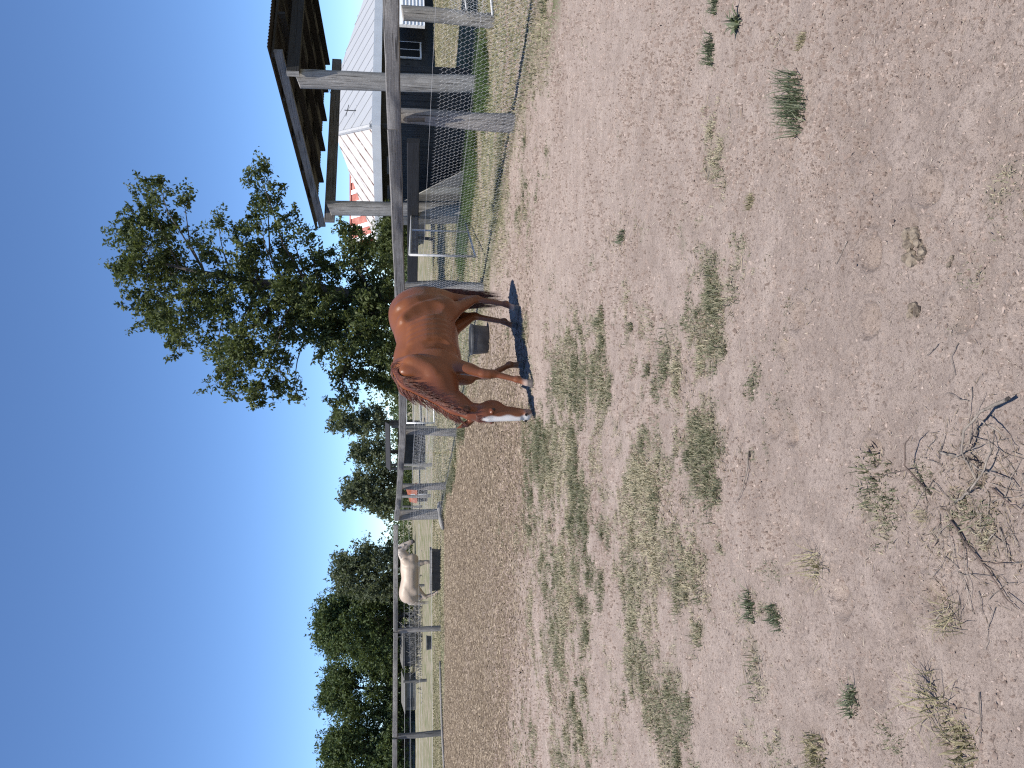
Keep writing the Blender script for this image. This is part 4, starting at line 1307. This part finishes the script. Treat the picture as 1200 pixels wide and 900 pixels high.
    f.ell((.0, 0, -.02 - .3), (3, 3, .3), .004, 0, True)                 # flat soles at ground level
    return f, T

def coat_mat(name, rough=.36, hair=.12):
    m, nt, b = new_mat(name); n = N(nt); co = n.coord()
    c = n.add('ShaderNodeVertexColor'); c.layer_name = 'Col'
    nz = n.noise(co, 5, 5, .6)
    col = n.mix(n.ramp(nz, [(.3, .0), (.75, .35)]), c.outputs[0], (.55, .52, .5), 'MULTIPLY')
    hr = n.noise(n.stretch(co, (.8, 0, -.6), .08), 220, 3, .6)
    col = n.mix(hair, col, n.ramp(hr, [(.3, .3), (.7, 1.0)]), 'MULTIPLY')
    n.link(col, b.inputs['Base Color'])
    b.inputs['Roughness'].default_value = rough
    b.inputs['Specular IOR Level'].default_value = .42
    b.inputs['Sheen Weight'].default_value = .03
    b.inputs['Sheen Roughness'].default_value = .4
    n.link(n.bump(n.mix(.6, n.noise(co, 7, 4), hr), .16, .02), b.inputs['Normal'])
    return m
def hair_strands(name, roots, mat, parent, n_seg=7):
    """roots: list of (list of control points, radius)"""
    mb = MB()
    for pts, r in roots:
        k = len(pts)
        mb.tube(pts, [r * (1 - .9 * (i / (k - 1)) ** 1.5) for i in range(k)], 4, False)
    o = mb.build(name, mat, parent, True, off=(0, 0, 0))
    return o
def sstep(x, a, b):
    t = np.clip((x - a) / (b - a), 0, 1); return t * t * (3 - 2 * t)

HEAD_YAW = .16
def build_chestnut():
    f, T = horse_field(.0095, True)
    v, q = f.mesh()
    hd = thing('horse', 'chestnut horse with white blaze grazing head down in the bare yard', 'horse', (.50, 9.28, float(gz(.5, 9.28))), None, math.atan2(-.72, -.69))
    x, y, z = v[:, 0], v[:, 1], v[:, 2]
    col = np.tile(np.array([[.200, .066, .0215]]), (len(v), 1))
    col = col * (1 + .10 * (fbm(x * 3, z * 3, 1.4, 7, 3)[:, None] - .5) * 2)
    # redder neck and head, lower legs darkened a little for the body's shade
    nk = sstep(x, .6, .95)[:, None] * sstep(z, .25, .5)[:, None]
    col = col * (1 - nk) + nk * np.array([[.175, .051, .0175]])
    lg = (1 - sstep(z, .40, .85))[:, None] * (1 - sstep(x, .95, 1.0))[:, None]
    col = col * (1 - .15 * lg)
    O = T((0, 0, 0)); cy, sy = math.cos(HEAD_YAW), math.sin(HEAD_YAW)
    lx = ((x - O[0]) * cy + (y - O[1]) * sy) / 1.07; ly = (-(x - O[0]) * sy + (y - O[1]) * cy) / 1.07; lz = (z - O[2]) / 1.07
    head = (x > 1.0) & (z < .74)
    # blaze down the front of the face
    wid = .027 + .010 * sstep(-lz, .1, .2) - .004 * sstep(-lz, .3, .45) + .006 * np.sin(lz * 31)
    bl = (1 - sstep(np.abs(ly + .004), wid - .008, wid + .008)) * sstep(-lz, .06, .10) * sstep(lx, .02, .05) * head
    col = col * (1 - bl[:, None]) + bl[:, None] * np.array([[.74, .70, .66]])
    mz = sstep(-lz, .50, .56) * head * (1 - bl)
    col = col * (1 - .75 * mz[:, None]) + .75 * mz[:, None] * np.array([[.17, .13, .12]])
    for s in (1, -1):
        for c, r, cc in (((.048, s * .090, -.205), .023, (.010, .007, .006)), ((.094, s * .042, -.545), .020, (.012, .009, .009))):
            d = np.sqrt((lx - c[0]) ** 2 + (ly - c[1]) ** 2 + (lz - c[2]) ** 2)
            k = (1 - sstep(d, r * .8, r * 1.15))[:, None]
            col = col * (1 - k) + k * np.array([cc])
        d = np.sqrt(((lx - .075) / .04) ** 2 + ((ly - s * .115) / .04) ** 2 + ((lz - .08) / .07) ** 2)  # dark patch paints the shade of the ear's hollow, which is not carved
        k = (1 - sstep(d, .5, .9))[:, None] * .8
        col = col * (1 - k) + k * np.array([[.03, .014, .010]])
    # hooves and white pasterns
    def foot(cx, cy_, white):
        nonlocal col
        near = (np.hypot(x - cx, y - cy_) < .17) & (z < .3)
        hf = (near * (1 - sstep(z, .065, .08)))[:, None]
        if white:
            wv = (near * (1 - sstep(z, .09, .15)) * (.8 + .2 * (cx > 0)))[:, None]
            col = col * (1 - wv) + wv * np.array([[.42, .31, .25]])
        col = col * (1 - hf) + hf * np.array([[.12, .10, .085] if white else [.07, .055, .05]])
    foot(.865, .155, True); foot(.235, -.145, False); foot(-.54, .135, True); foot(-.52, -.135, False)
    o = mesh_obj('body', v, q, coat_mat('chestnut_coat'), hd, True, off=(0, 0, 0))
    colattr(o, 'Col', np.clip(col, 0, 1))
    # mane and forelock
    hm, nt, b = new_mat('chestnut_mane'); n = N(nt)
    n.link(n.ramp(n.noise(n.coord(), 16, 4), [(.3, (.045, .012, .007)), (.7, (.15, .042, .018))]), b.inputs['Base Color'])
    b.inputs['Roughness'].default_value = .45
    R = []
    CR = [(.46, 1.56), (.62, 1.54), (.80, 1.44), (1.0, 1.21), (1.13, 1.0), (1.23, .84)]
    def crest(u):
        q = u * (len(CR) - 1); i = min(int(q), len(CR) - 2); w_ = q - i
        return CR[i][0] + (CR[i+1][0] - CR[i][0]) * w_, CR[i][1] + (CR[i+1][1] - CR[i][1]) * w_
    for i in range(900):
        u0 = random.random() * .93; cx, cz = crest(u0)
        side = 1 if random.random() < .70 else -1
        L = random.uniform(.15, .32) * (1 - .5 * u0)
        p = f.push((cx, side * .012, cz - .05), .002)
        pts = [p]; c = Vector(p)
        ph = random.uniform(0, 6.28); dn = Vector((.50 + random.uniform(-.25, .2), side * .25, -.75)).normalized()
        for k in range(1, 9):
            u = k / 8
            c = c + (dn + Vector((.25 * math.sin(u * 5 + ph), side * .5 * (1 - u), .35 * (1 - u) ** 2))) * (L / 8)
            c = f.push(c, .007 + .008 * u + random.uniform(0, .006))
            pts.append(c.copy())
        R.append((pts, random.uniform(.0025, .0055)))
    hair_strands('mane', R, hm, hd)
    R = []
    for i in range(40):
        y0 = random.uniform(-.03, .03); p = Vector(T((.03, y0, .015))); e = Vector(T((.115 + random.uniform(-.01, .01), y0 * 1.6 + random.uniform(-.02, .02), -.12 + random.uniform(-.04, .05))))
        m = Vector(T((.098, y0 * 1.3, -.03)))
        R.append(([p, m, e], random.uniform(.003, .005)))
    hair_strands('forelock', R, hm, hd)
    R = []
    for i in range(480):
        a = random.uniform(0, 6.28); rr = random.uniform(0, 1) ** .5
        oy = rr * math.cos(a); ox = rr * math.sin(a)
        L = random.uniform(.65, 1.08)
        p = Vector((-.86 + .02 * ox, .035 * oy, 1.36 + random.uniform(-.05, .03)))
        pts = [p]
        ph = random.uniform(0, 6)
        for k in range(1, 9):
            u = k / 8; sp = .045 + .10 * math.sin(min(1, u * 1.25) * 2.2)
            pts.append(f.push((-.905 + .10 * u + ox * sp * .7 + .01 * math.sin(5 * u + ph), oy * sp + .05 * u + .008 * math.sin(4 * u + ph), p.z - 1.08 * L * u - .02), .006))
        R.append((pts, random.uniform(.004, .0075)))
    hair_strands('tail', R, hm, hd)
build_chestnut()
def build_cream():
    f, T = horse_field(.021, False)
    v, q = f.mesh()
    hd = thing('horse', 'cream coloured horse standing side-on behind the far fence beside a trough', 'horse', (-7.55, 29.8, -.02), None, .05)
    hd.scale = (1.05, 1.05, .93)
    x, y, z = v[:, 0], v[:, 1], v[:, 2]
    col = np.tile(np.array([[.455, .365, .285]]), (len(v), 1))
    hd_ = (sstep(x, .95, 1.1) * sstep(z, 1.2, 1.3))[:, None]
    col = col * (1 - hd_ * .35) + hd_ * .35 * np.array([[.42, .40, .39]])
    d = np.hypot(x - T((.03, 0, -.55))[0], z - T((.03, 0, -.55))[2])
    k = (1 - sstep(d, .06, .13))[:, None]; col = col * (1 - k) + k * np.array([[.09, .08, .08]])
    lg = (1 - sstep(z, .06, .09))[:, None]; col = col * (1 - lg) + lg * np.array([[.2, .17, .15]])
    o = mesh_obj('body', v, q, coat_mat('cream_coat', .5, .08), hd, True, off=(0, 0, 0))
    colattr(o, 'Col', col)
    hm = flat_mat('pale_mane', (.34, .29, .24), (.62, .56, .50), 14, .5)
    R = []
    for i in range(110):
        s = random.random()
        p = Vector((.60 + .52 * s, 0, 1.545 + .20 * s + .03 * math.sin(s * 3)))
        side = -1 if random.random() < .6 else 1
        L = random.uniform(.14, .26)
        R.append(([p, p + Vector((-.02, side * .06, -.03)), p + Vector((-.03, side * .105, -L * .55)), p + Vector((-.02, side * .12, -L))], .012))
    hair_strands('mane', R, hm, hd)
    R = []
    for i in range(70):
        oy = random.uniform(-1, 1); ox = random.uniform(-1, 1)
        p = Vector((-.86, .03 * oy, 1.37)); L = random.uniform(.6, 1.0)
        R.append(([p] + [Vector((-.90 - .03 * math.sin(u * 2.6) + ox * .045, oy * (.03 + .05 * math.sin(u * 2.5)), 1.36 - u * L)) for u in (.2, .4, .6, .8, 1.0)], .011))
    hair_strands('tail', R, hm, hd)
build_cream()

# ------------------------------------------------------------------ tubs, trough, timber on the ground
def lathe(mb, prof, n, c, tilt=(0, 0)):
    vs = []
    for r, z in prof:
        for k in range(n):
            a = 2 * math.pi * k / n
            x, y = r * math.cos(a), r * math.sin(a)
            vs.append((c[0] + x + tilt[0] * z, c[1] + y + tilt[1] * z, c[2] + z + tilt[0] * -x + tilt[1] * -y))
    m = len(prof)
    fs = [(i*n+k, i*n+(k+1) % n, (i+1)*n+(k+1) % n, (i+1)*n+k) for i in range(m-1) for k in range(n)]
    fs.append(tuple(range(n-1, -1, -1)))
    fs.append(tuple((m-1)*n + k for k in range(n)))
    mb.add(vs, fs)
def tub(label, c, R, H, tilt=(0, 0), group=None):
    t = thing('rubber_tub', label, 'tub', c, group)
    mb = MB()
    lathe(mb, [(R * .84, 0), (R * .9, H * .05), (R * .97, H * .8), (R * .97, H * .86), (R * .93, H * .9), (R * .84, H * .12), (R * .5, H * .08), (.02, H * .08)], 28, c, tilt)
    o = mb.build('bowl', M['rubber'], t, True); o.data.set_sharp_from_angle(angle=math.radians(45))
    mb = MB()
    lathe(mb, [(R * .97, H * .84), (R * 1.03, H * .86), (R * 1.04, H * .95), (R * 1.0, H), (R * .94, H * .99), (R * .92, H * .88)], 28, c, tilt)
    o = mb.build('rim', M['rubber'], t, True); o.data.set_sharp_from_angle(angle=math.radians(45))
g = G(574, 397)
tub('black rubber feed tub on the ground behind the chestnut horse legs', (g[0], g[1] + .26, 0.0), .26, .31)
g = G(506, 753)
tub('black tub lying in the grass of the left paddock', (g[0], g[1], 0), .33, .25)
def build_trough():
    c = (-6.75, 27.75, 0)
    t = thing('water_trough', 'long dark trough with pale rim at the feet of the cream horse', 'trough', c)
    q = lambda x, y, z: (c[0] + x, c[1] + y, z)
    mb = MB()
    mb.hexa([q(*p) for p in ((-.68, -.2, 0), (.68, -.2, 0), (.68, .2, 0), (-.68, .2, 0), (-.72, -.25, .33), (.72, -.25, .33), (.72, .25, .33), (-.72, .25, .33))])
    mb.build('tank', M['trough'], t)
    mb = MB()
    for lo, hi in (((-.76, -.29, .333), (.76, -.22, .40)), ((-.76, .22, .333), (.76, .29, .40)), ((-.76, -.22, .333), (-.69, .22, .40)), ((.69, -.22, .333), (.76, .22, .40))): mb.box(lo, hi, q)
    mb.build('rim', M['post_pale'], t)
build_trough()
def on(px, py, dz=0.0):
    x, y = G(px, py); return Vector((x, y, float(gz(x, y)) + dz))
def stick(label, pts, r, mat='stick', cat='stick', group=None, twigs=()):
    """pts: (px, py, height) of the photograph; a forked dry stick lying on the soil"""
    pts = [(a, b, h * .6) for a, b, h in pts]; twigs = [[(a, b, h * .6) for a, b, h in q] for q in twigs]
    P0 = [on(a, b, h) for a, b, h in pts]
    t = None
    mb = MB()
    def path(Q, r0):
        dense = []
        for a, b in zip(Q, Q[1:]):
            L = (b - a).length
            for i in range(4):
                p = a.lerp(b, i / 4)
                if i: p += Vector((random.uniform(-1, 1), random.uniform(-1, 1), random.uniform(-.3, .6))) * L * .03
                dense.append(p)
        dense.append(Q[-1])
        k = len(dense)
        mb.tube(dense, [max(.0010, r0 * .6 * (1 - .7 * i / (k - 1))) for i in range(k)], 6, True, .25)
    path(P0, r)
    for tw in twigs:
        path([on(a, b, h) for a, b, h in tw], r * .55)
    o = mb.build('stick', M[mat], None, True)
    return tag(o, label, cat, group)
stick('longest curved pale stick in the heap at the lower edge of the view', [(1196, 466, .05), (1172, 482, .09), (1155, 505, .10), (1148, 530, .06), (1138, 560, .015), (1137, 582, .012)], .0075, twigs=[[(1168, 490, .09), (1185, 505, .05), (1196, 522, .02)], [(1146, 535, .06), (1146, 568, .02)]])
stick('straight forked stick crossing the middle of the stick heap', [(1108, 530, .015), (1135, 538, .03), (1165, 552, .03), (1190, 562, .02), (1199, 575, .015)], .006, 'stick', twigs=[[(1130, 536, .03), (1160, 522, .05), (1186, 515, .03)]])
stick('pale stick lying under the stick heap, pointing left', [(1122, 588, .012), (1145, 577, .02), (1165, 556, .04), (1176, 528, .05), (1168, 505, .04)], .006)
stick('short dark upright twig stump above the stick heap', [(1092, 580, .0), (1082, 560, .03), (1078, 545, .07), (1086, 520, .10), (1096, 510, .11)], .006, 'stick_dark', twigs=[[(1080, 550, .05), (1062, 553, .03), (1045, 555, .012), (1022, 561, .01)]])
stick('long dark stick at the lower left ending in two prongs', [(1118, 610, .012), (1140, 640, .016), (1165, 668, .014), (1185, 700, .014), (1199, 714, .012)], .0055, 'stick_dark', twigs=[[(1156, 659, .014), (1175, 660, .012), (1190, 660, .01)]])
stick('thin dark stick beside the pale stick heap at the bottom edge', [(1168, 572, .015), (1185, 588, .02), (1199, 598, .02)], .005, 'stick_dark')
stick('fine grey twig lying left of the stick heap', [(1173, 618, .01), (1180, 640, .012), (1182, 655, .01)], .0028)
stick('pale straight straw stalk standing alone in the lower left corner', [(1151, 811, .008), (1153, 840, .01), (1153, 874, .008)], .0030)
stick('bent grey stick below the yellow grass patch', [(880, 528, .012), (878, 550, .02), (874, 572, .02), (865, 590, .014)], .006)
stick('thin pale stalk alone on the right of the soil', [(996, 283, .006), (990, 296, .008), (983, 310, .006)], .0028)
stick('short straw stalk on bare soil at mid right', [(1128, 402, .006), (1120, 418, .01), (1124, 440, .006)], .0028)
stick('small pale twig left of the stick heap near the bottom edge', [(1104, 726, .008), (1116, 716, .014), (1125, 706, .01)], .0035)

def twig_scatter():
    mb = MB()
    for i in range(60):
        px = random.gauss(1140, 34); py = random.gauss(590, 62)
        x, y = G(px, py); L = random.uniform(.05, .16); a = random.uniform(0, 6.28)
        p = Vector((x, y, float(gz(x, y)) + .004)); pts = [p]
        for k in range(5):
            a += random.uniform(-.4, .4)
            p = p + Vector((math.cos(a), math.sin(a), 0)) * L / 5
            pts.append(Vector((p.x, p.y, float(gz(p.x, p.y)) + random.uniform(.002, .012))))
        mb.tube(pts, [.0013, .0013, .0011, .0009, .0008, .0005], 4, True, .2)
    tag(mb.build('twig_scatter', M['stick'], None, True), kind='stuff')
    n = 900
    px = RNG.normal(1140, 45, n); py = RNG.normal(590, 60, n)
    pts = np.array([G(a, b) for a, b in zip(px, py)])
    chips('twig_litter', pts, .016, .0018, M['deadstalk'], .005)
twig_scatter()
def log_thing(label, p0, p1, r, mat='post_pale', name='log', cat='log'):
    a = on(*p0, r * .8); b = on(*p1, r * .8)
    mb = MB(); m = a.lerp(b, .5) + Vector((0, .06, .02))
    mb.tube([a, a.lerp(m, .5), m, m.lerp(b, .5), b], [r, r * 1.1, r * .85, r, r * .7], 8, True, .25)
    return tag(mb.build(name, M[mat], None, True), label, cat)
log_thing('bleached log lying along the foot of the far left fence', (517, 775), (522, 905), .045, 'post')
log_thing('short pale plank of wood on the ground at the corner post', (517.5, 590), (521, 619), .09)

def tuft_mesh(name, n, R, ln, mat, rx=1.0, ry=1.0, dry=.0, lean=.55, wd=.0042):
    a = RNG.uniform(0, 2 * np.pi, n); r = RNG.uniform(0, 1, n) ** .7 * R
    pts = np.stack([np.cos(a) * r * rx, np.sin(a) * r * ry, np.full(n, -.004)], -1)
    o = blades(name, pts, ln, wd, mat, lean, np.clip(RNG.beta(2, 2.5, n) + dry, 0, 1), kind='stuff')
    C.objects.unlink(o)
    return o.data
def build_tufts():
    T = {'big': tuft_mesh('tuft', 300, .10, .085, M['tuft'], 1.3, .75), 'small': tuft_mesh('tuft', 110, .05, .05, M['tuft'], 1.2, .8),
         'low': tuft_mesh('tuft', 150, .085, .03, M['grass'], 1.2, 1.0), 'dry': tuft_mesh('tuft', 150, .07, .05, M['drygrass'], 1.2, .9)}
    T['rosette'] = tuft_mesh('tuft', 46, .02, .075, M['tuft'], 1.0, 1.0, .0, 1.15, .012)
    T['wisp'] = tuft_mesh('tuft', 60, .06, .10, M['drygrass'], 1.0, 1.0, .1, .95, .0024)
    L = [(935, 122, 'big', 1.0, 'largest bright green grass tuft alone on bare soil at the right'),
         (833, 60, 'small', 1.25, 'narrow upright green tuft near the right edge, middle of three'),
         (864, 27, 'rosette', 1.0, 'dark broken green tuft near the right edge, nearest of three'),
         (838, 3, 'small', 1.0, 'small tuft cut by the right edge of the view'),
         (941, 48, 'dry', .5, 'tiny withered dark weed on bare soil near the right edge'),
         (730, 278, 'small', 1.1, 'thin dark tuft on bare soil right of the grass patches'),
         (880, 236, 'dry', .6, 'little dry weed on bare soil right of the weed patch'),
         (1002, 822, 'small', .95, 'small dark green tuft in the lower left'),
         (1041, 860, 'low', .8, 'green and brown tuft beside the big dead tuft at lower left'),
         (1100, 822, 'wisp', 1.5, 'large dry tuft with green foot in the lower left corner'),
         (1127, 872, 'dry', 1.1, 'brown dead tuft at the left border near the straw stalk'),
         (910, 722, 'small', 1.0, 'compact green tuft on the left below the weed patches'),
         (960, 664, 'wisp', 1.2, 'ragged green and straw tuft left of the stick heap'),
         (880, 712, 'small', 1.2, 'loose green tuft at the lower end of the weed patches on the left'),
         (957, 880, 'dry', 1.0, 'faded low tuft on the left border'),
         (1028, 565, 'low', 1.2, 'flat grey green weed mat right above the stick heap'),
         (1042, 590, 'low', .9, 'small flat weed mat left of the dark twig stump'),
         (1140, 604, 'low', .95, 'flat dark green weed mat beside the pale sticks at the bottom'),
         (1085, 606, 'wisp', .45, 'pale green sprig between stick heap and ragged tuft'),
         (1083, 560, 'low', .6, 'small flat weed at the foot of the dark twig stump'),
         (1120, 722, 'wisp', 1.0, 'straw coloured tuft with splayed stalks left of the long dark stick')]
    for px, py, kd, s, lab in L:
        x, y = G(px, py)
        t = thing('grass_tuft', lab, 'grass tuft', (x, y, float(gz(x, y))), 'single grass tufts on the bare soil', random.uniform(0, 6.28) if kd != 'big' else .2)
        t.scale = (s * random.uniform(.85, 1.15), s * random.uniform(.85, 1.15), s * random.uniform(.8, 1.1))
        o = bpy.data.objects.new('blade_clump', T[kd]); C.objects.link(o); o.parent = t; o['kind'] = 'stuff'
build_tufts()
def clod(label, px, py, R, n=9, mat='crumb'):
    x, y = G(px, py); z = float(gz(x, y))
    mb = MB()
    for i in range(n):
        a = random.uniform(0, 6.28); rr = R * random.uniform(0, 1) ** .6
        c = (x + rr * math.cos(a) * 1.4, y + rr * math.sin(a), z + R * .12)
        r = R * random.uniform(.25, .5)
        pts = [Vector(c) + Vector((0, 0, r * k)) for k in (-.6, -.1, .5, .8)]
        mb.tube(pts, [r * .8, r, r * .75, r * .2], 7, True, .5)
    o = mb.build('dry_dung', M['dung'], None, False)
    return tag(o, label, 'dung')
M['dung'] = flat_mat('dry_dung', (.07, .052, .038), (.26, .21, .155), 40, .95, .6)
clod('dry crumbling dung heap on bare soil at the right', 1075, 287, .045, 12)
clod('small dark dung lump near the right dung heap', 1117, 310, .018, 5)
clod('small dry dung lump in the middle of the bare soil', 1074, 363, .03, 7)
clod('small brown clod beside the far tub in the left paddock', 510, 762, .12, 7)
